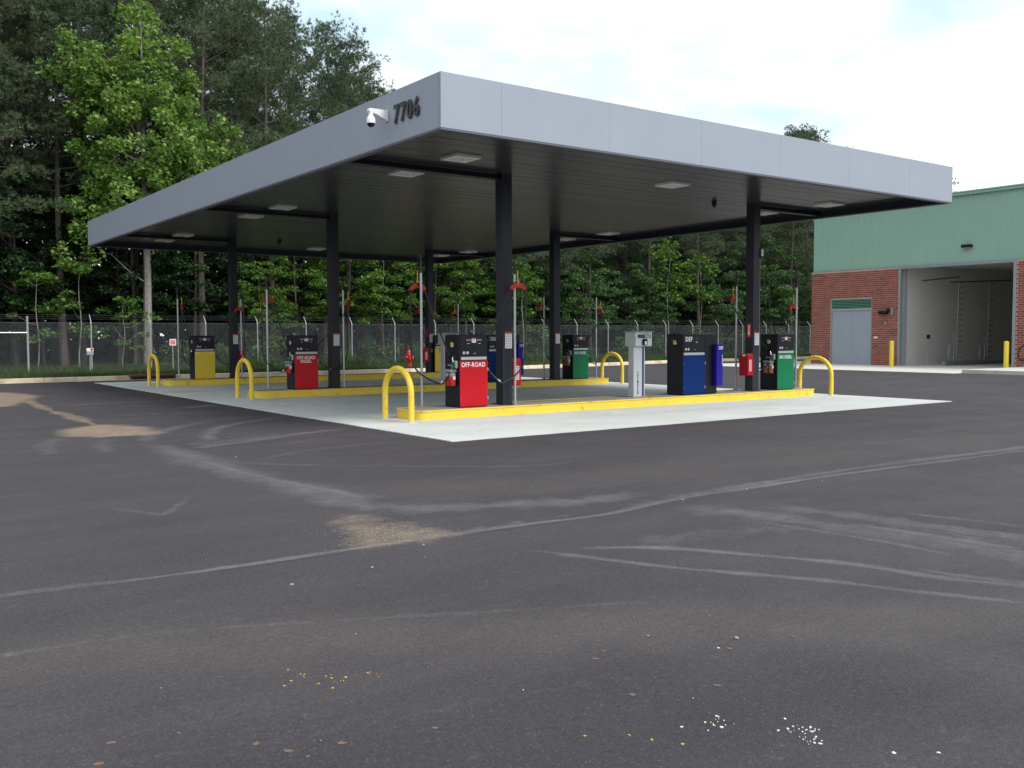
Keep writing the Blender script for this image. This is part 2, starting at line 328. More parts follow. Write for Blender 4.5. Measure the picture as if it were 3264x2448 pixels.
arcs = [[(3.97,14.94),(4.27,15.78),(4.61,16.47),(5.40,17.48),(6.92,18.93)], [(4.95,14.39),(4.99,15.00),(5.18,15.64),(5.85,16.85),(6.99,17.82),(8.01,18.44)],
        [(4.09,13.70),(5.18,14.21),(6.43,14.82),(7.62,15.19)], [(2.59,14.01),(2.63,15.01),(2.83,16.02),(3.20,16.70)], [(3.28,13.81),(3.32,14.66),(3.51,15.50),(3.76,15.95)],
        [(4.54,24.16),(5.97,24.55),(7.79,24.19)], [(4.63,20.58),(5.93,20.46),(7.32,20.01)], [(4.13,12.21),(4.98,11.13),(6.92,9.52),(7.99,9.41)], [(2.17,9.57),(2.42,9.00),(2.53,8.87),(3.05,9.76)],
        [(6.67,21.73),(7.17,22.08),(7.56,22.25)], [(4.8,17.2),(5.9,18.0),(7.4,18.9)], [(5.2,13.3),(6.3,13.9),(7.6,14.3)], [(4.3,11.8),(5.6,12.6),(7.2,12.9)], [(8.2,10.6),(10,10.3),(13,10.6),(17,10.1)], [(7.5,8.2),(10,8.6),(14,8.2),(20,8.8)]]
amts = [.42,.5,.5,.3,.3,.45,.3,.3,.35,.7,.3,.32,.3,.16,.16]; wds = [.12,.10,.13,.16,.14,.14,.2,.07,.05,.25,.08,.06,.06,.12,.1]
for k, a in enumerate(arcs): addd(a, wds[k], amts[k]*.9, 0.15, 1.5, 10+k)
for k, a in enumerate(arcs[:3]):
    A_ = np.array(a); tn = np.gradient(A_, axis=0); nn = np.stack([-tn[:,1], tn[:,0]], 1)/np.linalg.norm(tn, axis=1)[:,None]
    for q, off in enumerate((-.11, -.03, .05, .13)): addd([tuple(v) for v in A_+nn*off], .022, .34, .1, 2, 200+4*k+q)
for k in range(7):   # fine parallel scrub lines in the dusty drifts on the building side
    o_ = .09*k; addd([(6.9+o_*1.3,4.9-.05*k),(7.05+o_*1.2,4.2),(7.1+o_*1.2,3.4),(7.2+o_,2.6)], .018, .5-.04*k, .1, 2, 240+k)
addd([(4.3,14.2),(5.2,14.5),(6.4,15.1)], .35, .3, .2, 1, 40)
S = [([(4.41,5.61),(4.91,5.36),(5.24,5.05),(5.52,4.59),(5.85,4.01),(6.01,3.39),(6.22,2.97),(6.5,2.2)], .055, .58), ([(4.24,5.84),(4.41,5.47),(4.57,5.11),(4.80,4.63),(5.07,4.22),(5.32,3.83),(5.50,3.42),(5.83,2.78),(6.1,2.1)], .045, .5),
     ([(6.36,6.57),(6.78,5.65),(6.91,4.74),(7.09,3.81),(6.99,3.34),(7.0,2.6)], .22, .34), ([(7.16,5.97),(7.39,5.33),(7.51,4.68),(7.70,3.68),(7.8,3)], .16, .36), ([(7.09,4.87),(7.20,4.17),(7.27,3.48)], .07, .5),
     ([(6.06,3.77),(6.17,3.31),(6.31,3.01),(6.4,2.5)], .05, .5), ([(6.5,5.6),(6.62,4.9),(6.7,4.2),(6.66,3.6)], .05, .42), ([(7.9,4.9),(8.1,4.2),(8.2,3.4)], .06, .4), ([(7.6,4.5),(7.72,4.0),(7.9,3.4)], .03, .45), ([(5.0,5.5),(5.6,5.3),(6.2,5.2),(6.7,5.0)], .18, .25)]
for k, (a, wd, am) in enumerate(S): addd(a, wd, am, 0.2, 1.6, 60+k)
addd([(0.0,5.5),(0.70,5.40),(1.39,5.33),(2.22,4.99),(3.27,4.50),(3.94,4.19),(4.56,3.79)], .035, .24, .2, 1.3, 80)
addd([(0.2,3.95),(0.97,3.74),(1.58,3.56),(2.21,3.47),(2.47,3.41),(2.83,3.33),(3.19,3.22),(3.87,3.06)], .035, .16, .3, 1.3, 81)
warm = poly_field([(-1,5.3),(0.67,5.17),(1.43,5.01),(2.21,4.67),(3.03,4.17),(3.64,3.87),(4.39,3.31),(5.28,2.83),(6.2,2.2)], 0.42, .1, 1.2, 90)*0.9
warm = np.maximum(warm, 0.5*poly_field([(4,9),(7,8.2),(12,7.8),(18,7.6)], 0.7, .2, 1, 91))
sand = 1.0*blob_field([(3.57,17.80),(4.12,18.36),(4.51,17.60),(4.36,16.42),(3.75,16.55),(3.47,16.96)], 0.32)
sand = np.maximum(sand, 0.75*poly_field([(4.05,29.5),(4.24,27.03),(4.11,23.14),(4.14,21.10),(4.09,18.22),(4.2,16.6)], 0.16, .35, 1.4, 92))
sand = np.maximum(sand, 0.95*blob_field([(4.24,30.95),(4.47,30.04),(4.60,28.58),(3.97,26.69),(3.42,25.05),(3.1,26),(3.0,31)], 0.35))
sand = np.maximum(sand, 0.58*blob_field([(3.80,7.60),(3.91,7.26),(4.02,6.62),(3.71,6.58),(3.46,6.62),(3.62,6.97)], 0.24))
sand = np.maximum(sand, 0.30*poly_field([(4.02,6.62),(4.7,6.62),(5.6,6.55)], 0.06, .3, 1.2, 93))
sand = np.maximum(sand, 0.28*poly_field([(6.2,6.72),(6.9,6.75),(7.6,6.78)], 0.09, .3, 1.2, 94))
crack = poly_field([(a, b-0.075) for a, b in [(-3,6.8)]+joint], 0.014, .3, 1.5, 95)*(0.5+0.5*np.sin(GV[:,0]*3.1))
dark = np.clip(poly_field([(0,3.3),(1.5,3.0),(3.0,2.75),(4.5,2.2)], 0.62, .05, 1.5, 96), 0, 1)
dark = np.maximum(dark, 0.7*poly_field([(8,12.0),(12,11.9),(17,12.0),(21.5,12.0)], 0.14, .2, 1, 97))
dark = np.maximum(dark, 0.6*poly_field([(5.2,7.9),(5.9,7.55),(6.4,7.5)], 0.14, .3, 1, 98))
for nm, arr in (('dust', dust), ('sand', sand), ('warm', warm), ('dark', np.maximum(dark, 0)), ('crack', crack)):
    at = gme.attributes.new(nm, 'FLOAT', 'POINT'); at.data.foreach_set('value', np.clip(arr, 0, 1).astype(np.float32))

def asphalt():
    m = bpy.data.materials.new('asphalt'); m.use_nodes = True; t = m.node_tree; b = t.nodes['Principled BSDF']; n = t.nodes.new; L = t.links.new
    b.inputs['Specular IOR Level'].default_value = 0.35
    c = n('ShaderNodeTexCoord')
    def noise(scale, detail=3, rough=0.6, vec=None, sc3=None):
        x = n('ShaderNodeTexNoise'); x.inputs['Scale'].default_value = scale; x.inputs['Detail'].default_value = detail; x.inputs['Roughness'].default_value = rough
        if sc3:
            mp = n('ShaderNodeMapping'); mp.inputs['Scale'].default_value = sc3; L(c.outputs['Object'], mp.inputs['Vector']); L(mp.outputs[0], x.inputs['Vector'])
        else: L(c.outputs['Object'], x.inputs['Vector'])
        return x.outputs['Fac']
    def rng(src, a, b_, lo, hi, clamp=True):
        x = n('ShaderNodeMapRange'); x.clamp = clamp; x.inputs['From Min'].default_value = a; x.inputs['From Max'].default_value = b_; x.inputs['To Min'].default_value = lo; x.inputs['To Max'].default_value = hi; L(src, x.inputs['Value']); return x.outputs[0]
    def attr(nm): x = n('ShaderNodeAttribute'); x.attribute_name = nm; return x.outputs['Fac']
    def mul(a, b_):
        x = n('ShaderNodeMath'); x.operation = 'MULTIPLY'; L(a, x.inputs[0])
        if hasattr(b_, 'links'): L(b_, x.inputs[1])
        else: x.inputs[1].default_value = b_
        return x.outputs[0]
    def mix(f, a, bcol, mode='MIX'):
        x = n('ShaderNodeMix'); x.data_type = 'RGBA'; x.blend_type = mode; x.clamp_factor = True
        if hasattr(f, 'links'): L(f, x.inputs[0])
        else: x.inputs[0].default_value = f
        if hasattr(a, 'links'): L(a, x.inputs[6])
        else: x.inputs[6].default_value = (*a, 1)
        if hasattr(bcol, 'links'): L(bcol, x.inputs[7])
        else: x.inputs[7].default_value = (*bcol, 1)
        return x.outputs[2]
    base = mix(rng(noise(0.35, 5, 0.62), .35, .65, 0, 1), (0.035, 0.0310, 0.037), (0.047, 0.0415, 0.047))
    base = mix(mul(rng(noise(0.9, 6, 0.6, sc3=(0.35, 1.6, 1)), .45, .7, 0, 1), 0.6), base, (0.056, 0.051, 0.052))          # worn, dusty drifts along the lanes
    base = mix(mul(rng(noise(2.3, 6, 0.65), .5, .72, 0, 1), 0.35), base, (0.034, 0.033, 0.038))
    base = mix(mul(attr('dark'), 0.6), base, (0.026, 0.024, 0.030))
    base = mix(mul(mul(attr('warm'), rng(noise(1.6, 5, .6), .3, .7, .35, 1)), 0.75), base, (0.076, 0.065, 0.059))
    du = n('ShaderNodeMath'); du.operation = 'ADD'; L(attr('dust'), du.inputs[0]); L(rng(noise(4.5, 8, .75), .25, .75, -.24, .24), du.inputs[1])
    base = mix(mul(rng(du.outputs[0], .10, .62, 0, 1), rng(noise(1.1, 3, .5), .3, .7, .35, .75)), base, (0.145, 0.139, 0.145))
    base = mix(mul(attr('crack'), 0.8), base, (0.018, 0.017, 0.018))
    def add(a, b_):
        x = n('ShaderNodeMath'); x.operation = 'ADD'; L(a, x.inputs[0]); L(b_, x.inputs[1]); return x.outputs[0]
    sa = add(attr('sand'), rng(noise(3.2, 9, .8), .25, .75, -.5, .5)); sa = mul(rng(sa, .22, 1.15, 0, 1), rng(noise(60, 3, .7), .35, .6, .25, 1)); base = mix(mul(sa, .9), base, (0.34, 0.255, 0.175))
    g1 = n('ShaderNodeTexVoronoi'); g1.inputs['Scale'].default_value = 130; L(c.outputs['Object'], g1.inputs['Vector'])
    gs = n('ShaderNodeSeparateColor'); L(g1.outputs['Color'], gs.inputs[0])
    sp = rng(gs.outputs[0], 0, 1, .78, 1.24); v = n('ShaderNodeVectorMath'); v.operation = 'SCALE'; L(base, v.inputs[0]); L(sp, v.inputs['Scale'])
    v2 = n('ShaderNodeVectorMath'); v2.operation = 'SCALE'; L(v.outputs[0], v2.inputs[0]); L(rng(noise(26, 6, .75), .3, .7, .80, 1.18), v2.inputs['Scale'])
    pit = rng(noise(70, 2, .5), .66, .74, 0, .55); pit = mul(pit, rng(noise(.8, 4, .6), .42, .62, 0, 1)); pv = mix(pit, v2.outputs[0], (0.012, 0.011, 0.012))
    lite = rng(gs.outputs[1], .955, .985, 0, .28); fin = mix(lite, pv, (0.16, 0.15, 0.145))
    L(fin, b.inputs['Base Color'])
    L(rng(noise(1.2, 4), .3, .7, .72, .95), b.inputs['Roughness'])
    bp = n('ShaderNodeBump'); bp.inputs['Strength'].default_value = 0.55; bp.inputs['Distance'].default_value = 0.004; L(g1.outputs['Distance'], bp.inputs['Height']); L(bp.outputs[0], b.inputs['Normal'])
    MT['asphalt'] = m
asphalt()
g = link('ground', gme, 'asphalt'); tag(g, 'dark asphalt yard with dusty tyre tracks and a paving joint', kind='structure')

def concrete(name, col_a, col_b, rust=True):
    m = bpy.data.materials.new(name); m.use_nodes = True; t = m.node_tree; b = t.nodes['Principled BSDF']; n = t.nodes.new; L = t.links.new; b.inputs['Roughness'].default_value = 0.88
    c = n('ShaderNodeTexCoord'); a = n('ShaderNodeTexNoise'); a.inputs['Scale'].default_value = 0.8; a.inputs['Detail'].default_value = 8; a.inputs['Roughness'].default_value = .65; L(c.outputs['Object'], a.inputs['Vector'])
    mr = n('ShaderNodeMapRange'); mr.inputs['From Min'].default_value = .3; mr.inputs['From Max'].default_value = .7; L(a.outputs['Fac'], mr.inputs['Value'])
    mi = n('ShaderNodeMix'); mi.data_type = 'RGBA'; L(mr.outputs[0], mi.inputs[0]); mi.inputs[6].default_value = (*col_a, 1); mi.inputs[7].default_value = (*col_b, 1); out = mi.outputs[2]
    mp = n('ShaderNodeMapping'); mp.inputs['Scale'].default_value = (9, 90, 1); L(c.outputs['Object'], mp.inputs['Vector']); br = n('ShaderNodeTexNoise'); br.inputs['Scale'].default_value = 1; L(mp.outputs[0], br.inputs['Vector'])
    m2 = n('ShaderNodeMapRange'); m2.inputs['To Min'].default_value = .88; m2.inputs['To Max'].default_value = 1.1; L(br.outputs['Fac'], m2.inputs['Value'])
    v = n('ShaderNodeVectorMath'); v.operation = 'SCALE'; L(out, v.inputs[0]); L(m2.outputs[0], v.inputs['Scale']); out = v.outputs[0]
    if rust:   # clay-coloured wash stain and dark drips
        s = n('ShaderNodeTexNoise'); s.inputs['Scale'].default_value = .55; s.inputs['Detail'].default_value = 5; mp2 = n('ShaderNodeMapping'); mp2.inputs['Location'].default_value = (3.1, 1.7, 0); L(c.outputs['Object'], mp2.inputs['Vector']); L(mp2.outputs[0], s.inputs['Vector'])
        r = n('ShaderNodeMapRange'); r.inputs['From Min'].default_value = .60; r.inputs['From Max'].default_value = .74; r.inputs['To Max'].default_value = .55; L(s.outputs['Fac'], r.inputs['Value'])
        x = n('ShaderNodeMix'); x.data_type = 'RGBA'; L(r.outputs[0], x.inputs[0]); L(out, x.inputs[6]); x.inputs[7].default_value = (.40, .30, .22, 1); out = x.outputs[2]
        d = n('ShaderNodeTexNoise'); d.inputs['Scale'].default_value = 3.2; d.inputs['Detail'].default_value = 6; L(c.outputs['Object'], d.inputs['Vector'])
        r = n('ShaderNodeMapRange'); r.inputs['From Min'].default_value = .58; r.inputs['From Max'].default_value = .72; r.inputs['To Max'].default_value = .4; L(d.outputs['Fac'], r.inputs['Value'])
        x = n('ShaderNodeMix'); x.data_type = 'RGBA'; L(r.outputs[0], x.inputs[0]); L(out, x.inputs[6]); x.inputs[7].default_value = (.25, .25, .24, 1); out = x.outputs[2]
    if rust:
        for (px, py, rx, ry, amt, rgb) in ((8.6, 27.9, 1.0, .55, .75, (.42, .27, .17)), (14.5, 20.3, 5.5, .5, .35, (.30, .30, .29)), (14.5, 18.6, 5.5, .4, .3, (.30, .30, .29)), (14, 14.2, 6.0, .35, .22, (.33, .33, .32)), (9.2, 22.5, .9, .9, .3, (.33, .32, .30))):
            vs_ = n('ShaderNodeVectorMath'); vs_.operation = 'SUBTRACT'; L(c.outputs['Object'], vs_.inputs[0]); vs_.inputs[1].default_value = (px, py, 0)
            vd = n('ShaderNodeVectorMath'); vd.operation = 'DIVIDE'; L(vs_.outputs[0], vd.inputs[0]); vd.inputs[1].default_value = (rx, ry, 1)
            ln_ = n('ShaderNodeVectorMath'); ln_.operation = 'LENGTH'; L(vd.outputs[0], ln_.inputs[0])
            nn_ = n('ShaderNodeTexNoise'); nn_.inputs['Scale'].default_value = 2.2; nn_.inputs['Detail'].default_value = 7; L(c.outputs['Object'], nn_.inputs['Vector'])
            ad_ = n('ShaderNodeMath'); ad_.operation = 'MULTIPLY_ADD'; L(nn_.outputs['Fac'], ad_.inputs[0]); ad_.inputs[1].default_value = 2.2; L(ln_.outputs['Value'], ad_.inputs[2])
            rr_ = n('ShaderNodeMapRange'); rr_.inputs['From Min'].default_value = 1.2; rr_.inputs['From Max'].default_value = 2.2; rr_.inputs['To Min'].default_value = amt; rr_.inputs['To Max'].default_value = 0; L(ad_.outputs[0], rr_.inputs['Value'])
            x = n('ShaderNodeMix'); x.data_type = 'RGBA'; L(rr_.outputs[0], x.inputs[0]); L(out, x.inputs[6]); x.inputs[7].default_value = (*rgb, 1); out = x.outputs[2]
    L(out, b.inputs['Base Color'])
    f = n('ShaderNodeTexNoise'); f.inputs['Scale'].default_value = 140; L(c.outputs['Object'], f.inputs['Vector']); bp = n('ShaderNodeBump'); bp.inputs['Strength'].default_value = .2; bp.inputs['Distance'].default_value = .004; L(f.outputs['Fac'], bp.inputs['Height']); L(bp.outputs[0], b.inputs['Normal'])
    MT[name] = m
concrete('pad_concrete', (0.45, 0.465, 0.455), (0.56, 0.575, 0.56)); concrete('apron_concrete', (0.46, 0.46, 0.43), (0.56, 0.555, 0.52))
pd = MB()                                                     # slightly wavy cast edge
rs = random.Random(4); ring = []
def edge(a, b, n):
    for k in range(n):
        t = k/n; ring.append((a[0]+(b[0]-a[0])*t+rs.uniform(-.012,.012), a[1]+(b[1]-a[1])*t+rs.uniform(-.012,.012)))
c4 = [(PX0,PY0),(PX0+PLX,PY0),(PX0+PLX,PY0+PLY),(PX0,PY0+PLY)]
for k in range(4): edge(c4[k], c4[(k+1)%4], 70)
pd.prism(ring, -0.1, 0.012); o = pd.build('concrete_pad', 'pad_concrete'); tag(o, 'pale concrete pad under the fuel canopy', kind='structure')

# kerb of cast segments, with the verge behind it
KERB = [(-40,36.6),(-15,37.0),(4,37.2),(10,37.3),(20,36.9),(27,36.8),(34,37.9),(40,39.2),(52,39.4),(70,39.5),(100,39.5)]
def kerb_y(x): return float(np.interp(x, [a for a,_ in KERB], [b for _,b in KERB]))
kerb = bpy.data.objects.new('kerb', None); col.objects.link(kerb); tag(kerb, 'pale concrete kerb along the grass verge', kind='structure')
xs = list(np.arange(-24, 75, 3.05))
for k in range(len(xs)-1):
    a, b = xs[k]+.008, xs[k+1]-.008
    if 9.55 < (a+b)/2 < 10.9: pass
    ya, yb = kerb_y(a), kerb_y(b); m = MB()
    pr = [(0,-.1),(0.0,.02),(.03,.12),(.06,.15),(.16,.155),(.16,-.1)]
    vs = [(a, ya+p, z) for p, z in pr]+[(b, yb+p, z) for p, z in pr]; n = len(pr)
    m.add(vs, [tuple(range(n)), tuple(range(2*n-1, n-1, -1))]+[(i,(i+1)%n,n+(i+1)%n,n+i) for i in range(n)])
    m.add([(a,ya-.45,.008),(b,yb-.45,.008),(b,yb-.002,.006),(a,ya-.002,.006)], [(0,1,2,3)])
    m.build('kerb_segment', 'kerb_stone', kerb)

def soil():
    m = bpy.data.materials.new('verge_soil'); m.use_nodes = True; t = m.node_tree; b = t.nodes['Principled BSDF']; b.inputs['Roughness'].default_value = .95; n = t.nodes.new
    c = n('ShaderNodeTexCoord'); a = n('ShaderNodeTexNoise'); a.inputs['Scale'].default_value = .5; a.inputs['Detail'].default_value = 8; t.links.new(c.outputs['Object'], a.inputs['Vector'])
    cr = n('ShaderNodeValToRGB'); e = cr.color_ramp.elements; e[0].position = .35; e[0].color = (.035,.062,.02,1); e[1].position = .68; e[1].color = (.20,.13,.075,1); x = e.new(.52); x.color = (.075,.075,.032,1)
    t.links.new(a.outputs['Fac'], cr.inputs[0]); t.links.new(cr.outputs[0], b.inputs['Base Color']); MT['verge_soil'] = m
soil()
M('leaf_litter', (0.075, 0.052, 0.035), 0.95, var=0.4, scale=3, bump=.5, bscale=14)
FY, FZ = 43.0, 0.16                                           # chain-link fence line
m = MB(); xs2 = np.arange(-60, 121, 4.0); V = []; Fc = []
rows = [0.10, 1.2, 3.0, 5.2]; rzv = [.135, .16, .17, .16]
for x in xs2:
    for r_, z_ in zip(rows, rzv): V.append((x, kerb_y(x)+.06+r_ if r_ < 5 else FY+.4, z_))
n = len(rows)
for i in range(len(xs2)-1):
    for j in range(n-1): Fc.append((i*n+j, (i+1)*n+j, (i+1)*n+j+1, i*n+j+1))
o = m.add(V, Fc).build('grass_verge', 'verge_soil'); tag(o, 'grass verge between kerb and chain-link fence', kind='structure')
m = MB(); V = []; Fc = []; rng = random.Random(8); ys = [FY+.4, 48, 55, 65, 80, 130]
for x in np.arange(-60, 121, 6.0):
    for y in ys: V.append((x, y, .16 if y < 44 else .16+rng.uniform(-.05,.25)))
n = len(ys)
for i in range(30):
    for j in range(n-1): Fc.append((i*n+j, (i+1)*n+j, (i+1)*n+j+1, i*n+j+1))
o = m.add(V, Fc).build('forest_floor', 'leaf_litter'); tag(o, 'brown leaf litter under the trees', kind='structure')

# ------------------------------------------------------------------ canopy
CX0, CY0, CLX, CLY, ZB, FH = 7.681, 12.356, 14.251, 23.01, 4.712, 0.859
CX1, CY1, DECK = CX0+CLX, CY0+CLY, 4.90
can = thing('fuel_canopy', 'flat fuel station canopy with grey metal fascia and dark plank ceiling', 'canopy', (0,0,0))
def fascia_run(fixed, lo, hi, axis, first):
    cuts = [lo]; x = first
    while x < hi-.3: cuts.append(x); x += 2.265
    cuts.append(hi)
    for a, b in zip(cuts[:-1], cuts[1:]):
        a += .0012; b -= .0012; m = MB()
        if axis == 'y': m.bbox(a, b, fixed[0], fixed[1], ZB+.03, ZB+FH, .0012)
        else: m.bbox(fixed[0], fixed[1], a, b, ZB+.03, ZB+FH, .0012)
        m.build('fascia_panel', 'fascia', can)
fascia_run((CY0, CY0+.05), CX0, CX1, 'y', 8.8); fascia_run((CY1-.05, CY1), CX0, CX1, 'y', 8.8)
fascia_run((CX0, CX0+.05), CY0+.055, CY1-.055, 'x', 13.9); fascia_run((CX1-.05, CX1), CY0+.055, CY1-.055, 'x', 13.9)
for (a,b,c,d) in ((CX0+.004,CX1-.004,CY0+.004,CY0+.12),(CX0+.004,CX1-.004,CY1-.12,CY1-.004),(CX0+.004,CX0+.12,CY0+.125,CY1-.125),(CX1-.12,CX1-.004,CY0+.125,CY1-.125)):
    MB().box(a,b,c,d,ZB,ZB+.027).build('fascia_trim', 'fascia_trim', can)
for (a,b,c,d) in ((CX0+.056,CX1-.056,CY0+.056,CY0+.10),(CX0+.056,CX1-.056,CY1-.10,CY1-.056),(CX0+.056,CX0+.10,CY0+.105,CY1-.105),(CX1-.10,CX1-.056,CY0+.105,CY1-.105)):
    MB().box(a,b,c,d,ZB+.03,DECK+.1).build('inner_fascia', 'charcoal', can)
pl = MB().box(-CLX/2+.11, CLX/2-.11, 0.009, .391, 0, .03).mesh_ns('deck_plank', False); pl.materials.append(MT['deck'])
rs = random.Random(3); y = CY0+.11
while y+.4 < CY1-.1:
    o = link('deck_plank', pl, None, can, ((CX0+CX1)/2, y, DECK+rs.uniform(-.002,.002))); o.rotation_euler = (rs.uniform(-.004,.004), 0, 0); y += .4
MB().box(CX0+.055, CX1-.055, CY0+.055, CY1-.055, DECK+.11, DECK+.16).build('roof_deck', 'deck_back', can)
ISL = [16.05, 24.08, 31.85]; COLX = (11.475, 19.22); CW = .125
for iy in ISL:
    for cx in COLX:
        MB().bbox(cx-CW, cx+CW, iy-CW, iy+CW, .19, DECK+.1, .012, 2).build('column', 'charcoal', can)
        MB().box(cx-.18, cx+.18, iy-.18, iy+.18, .186, .206).build('base_plate', 'charcoal', can)
    for a, b in ((CX0+.11, COLX[0]-CW), (COLX[1]+CW, CX1-.11)):
        m = MB(); z0 = 4.775
        m.box(a, b, iy-.10, iy+.10, z0, z0+.014); m.box(a, b, iy-.005, iy+.005, z0+.014, DECK-.004); m.build('beam', 'charcoal', can)
# recessed ceiling lights
def ceil_light():
    t = thing('canopy_light', 'square white downlight set into the dark canopy ceiling', 'light', group='downlights in the canopy ceiling')
    m = MB()
    for (a,b,c,d) in ((-.27,.27,-.27,-.20),(-.27,.27,.20,.27),(-.27,-.20,-.20,.20),(.20,.27,-.20,.20)): m.box(a,b,c,d,-.05,0)
    m.build('frame', 'lamp_frame', t); MB().box(-.199,.199,-.199,.199,-.04,-.004).build('diffuser', 'lens', t)
    MB().lathe([(.05,0),(.045,-.03),(.02,-.04)], 10, (.09,.02,-.04)).build('sensor', 'lamp_frame', t)
    return t
L0 = ceil_light(); spots = [(x, y) for x in (9.69, 20.7) for y in (14.9, 16.92, 23.2, 25.4, 31.35, 33.4)]+[(15.17, 14.9), (15.3, 33.5)]
for k, (x, y) in enumerate(spots): o = L0 if k == 0 else copy_tree(L0); o.location = (x, y, DECK)
def dome_speaker(x, y, lab):
    t = thing('ceiling_dome', lab, 'dome camera', (x, y, DECK)); t.scale = (.75,.75,.75); MB().lathe([(.09,0),(.09,-.05),(.075,-.09),(.075,-.14)], 16).build('housing', 'black_paint', t, True)
    MB().lathe([(.06,-.14),(.055,-.17),(.035,-.195),(.01,-.2)], 16).build('dome', 'cam_dome', t, True)
dome_speaker(18.05, 16.3, 'small black dome camera under the canopy above the FUELMASTER kiosk island')
dome_speaker(12.98, 31.4, 'small black dome camera under the canopy above the yellow pumps island')
# fascia numerals and camera
num = thing('building_number', 'black raised numerals 7706 on the canopy fascia', 'numerals', (CX0, 13.35, 5.16))
for k, ch in enumerate('7706'):
    text(ch, .40, 'dark_text', num, (-.026, .315-.21*k, 0), (math.pi/2, 0, -math.pi/2), ext=.008, bold=.03, name='numeral', sx=.86)
    MB().tube([(0,.315-.21*k,.02),(-.02,.315-.21*k,.02)], .008, 6).build('stand_off', 'dark_text', num)
fc = thing('security_camera', 'white dome security camera bracketed to the canopy fascia beside the numerals', 'camera', (CX0, 14.02, 5.21)); fc.scale = (.82,.82,.82)
MB().bbox(-.035, 0, -.06, .06, -.115, .115, .012, 2).build('wall_plate', 'cam_white', fc, True)
m = MB(); pr = [(-.03,.10),(-.22,.105),(-.40,.10),(-.42,.08),(-.42,.04),(-.36,.02),(-.25,.0),(-.15,-.05),(-.03,-.09)]
vs = [(x, -.045, z) for x, z in pr]+[(x, .045, z) for x, z in pr]; n = len(pr)
m.add(vs, [tuple(range(n)), tuple(range(2*n-1,n-1,-1))]+[(i,(i+1)%n,n+(i+1)%n,n+i) for i in range(n)]); m.build('bracket_arm', 'cam_white', fc)
MB().lathe([(.05,.05),(.045,-.03),(.055,-.05),(.085,-.09),(.09,-.15),(.092,-.19)], 20, (-.36,0,0)).build('housing', 'cam_white', fc, True)
MB().lathe([(.075,-.19),(.07,-.225),(.05,-.25),(.02,-.262),(.004,-.264)], 20, (-.36,0,0)).build('dome', 'cam_dome', fc, True)

# ------------------------------------------------------------------ islands
ILAB = ['concrete fuel island edged in yellow steel carrying the OFF-ROAD pump and FUELMASTER kiosk',
        'yellow edged fuel island carrying the OFF-ROAD DIESEL pump', 'yellow edged fuel island carrying the two yellow pumps']
IZ = .19
def rrect(x0, x1, y0, y1, rl, rr):
    P = []
    for (cx, cy, r, a0) in ((x1-rr,y0+rr,rr,-90),(x1-rr,y1-rr,rr,0),(x0+rl,y1-rl,rl,90),(x0+rl,y0+rl,rl,180)):
        for k in range(7): a = R(a0+15*k); P.append((cx+r*math.cos(a), cy+r*math.sin(a)))
    return P
for iy, lab in zip(ISL, ILAB):
    t = thing('fuel_island', lab, 'island', (0, 0, 0), group='fuel islands under the canopy')
    o_, i_ = rrect(9.15, 21.1, iy-.51, iy+.51, .2, .05), rrect(9.162, 21.088, iy-.498, iy+.498, .19, .04)
    def ring_mesh(o_, i_, z0, z1):
        n = len(o_); m = MB(); vs = [(x,y,z0) for x,y in o_]+[(x,y,z1) for x,y in o_]+[(x,y,z1) for x,y in i_]+[(x,y,z0) for x,y in i_]; fs = []
        for k in range(n):
            k2 = (k+1)%n
            for a in range(4): b = (a+1)%4; fs.append((a*n+k, a*n+k2, b*n+k2, b*n+k))
        return m.add(vs, fs)
    ring_mesh(o_, i_, .0, .172).build('steel_edge', 'yellow', t, True)
    o2 = rrect(9.136, 21.114, iy-.524, iy+.524, .21, .055); m = ring_mesh(o2, i_, .1725, .197); m.build('edge_lip', 'yellow', t, True)
    MB().prism(i_, .0, IZ).build('concrete_top', 'island_concrete', t)
# hoop guards
def hoop(x, iy, lab, rail=False):
    t = thing('hoop_guard', lab, 'hoop guard', (x, iy-.18, 0), group='yellow hoop guards at the island ends')
    pts = [(0,-.5,-.05),(0,-.5,.25),(0,-.5,.50)]
    for k in range(0, 13): a = math.pi*k/12; pts.append((0, -.5*math.cos(a), .55+.45*math.sin(a)))
    pts += [(0,.5,.50),(0,.5,.25),(0,.5,-.05)]
    MB().tube(pts, .057, 14).build('bent_pipe', 'yellow', t, True)
    for s in (-1, 1): MB().lathe([(.075,.012),(.075,.02),(.06,.024)], 14, (0,.5*s,0)).build('base_ring', 'pad_concrete', t)
hoop(8.87, ISL[0], 'yellow hoop guard at the OFF-ROAD pump end of the FUELMASTER kiosk island')
hoop(8.87, ISL[1], 'yellow hoop guard at the OFF-ROAD DIESEL pump end of its island')
hoop(8.75, ISL[2], 'yellow hoop guard at the end of the yellow pumps island')
hoop(21.57, ISL[0], 'yellow hoop guard by the BIO DIESEL pump on the FUELMASTER kiosk island')
hoop(21.53, ISL[1], 'yellow hoop guard by the BIO DIESEL pump on the OFF-ROAD DIESEL island')

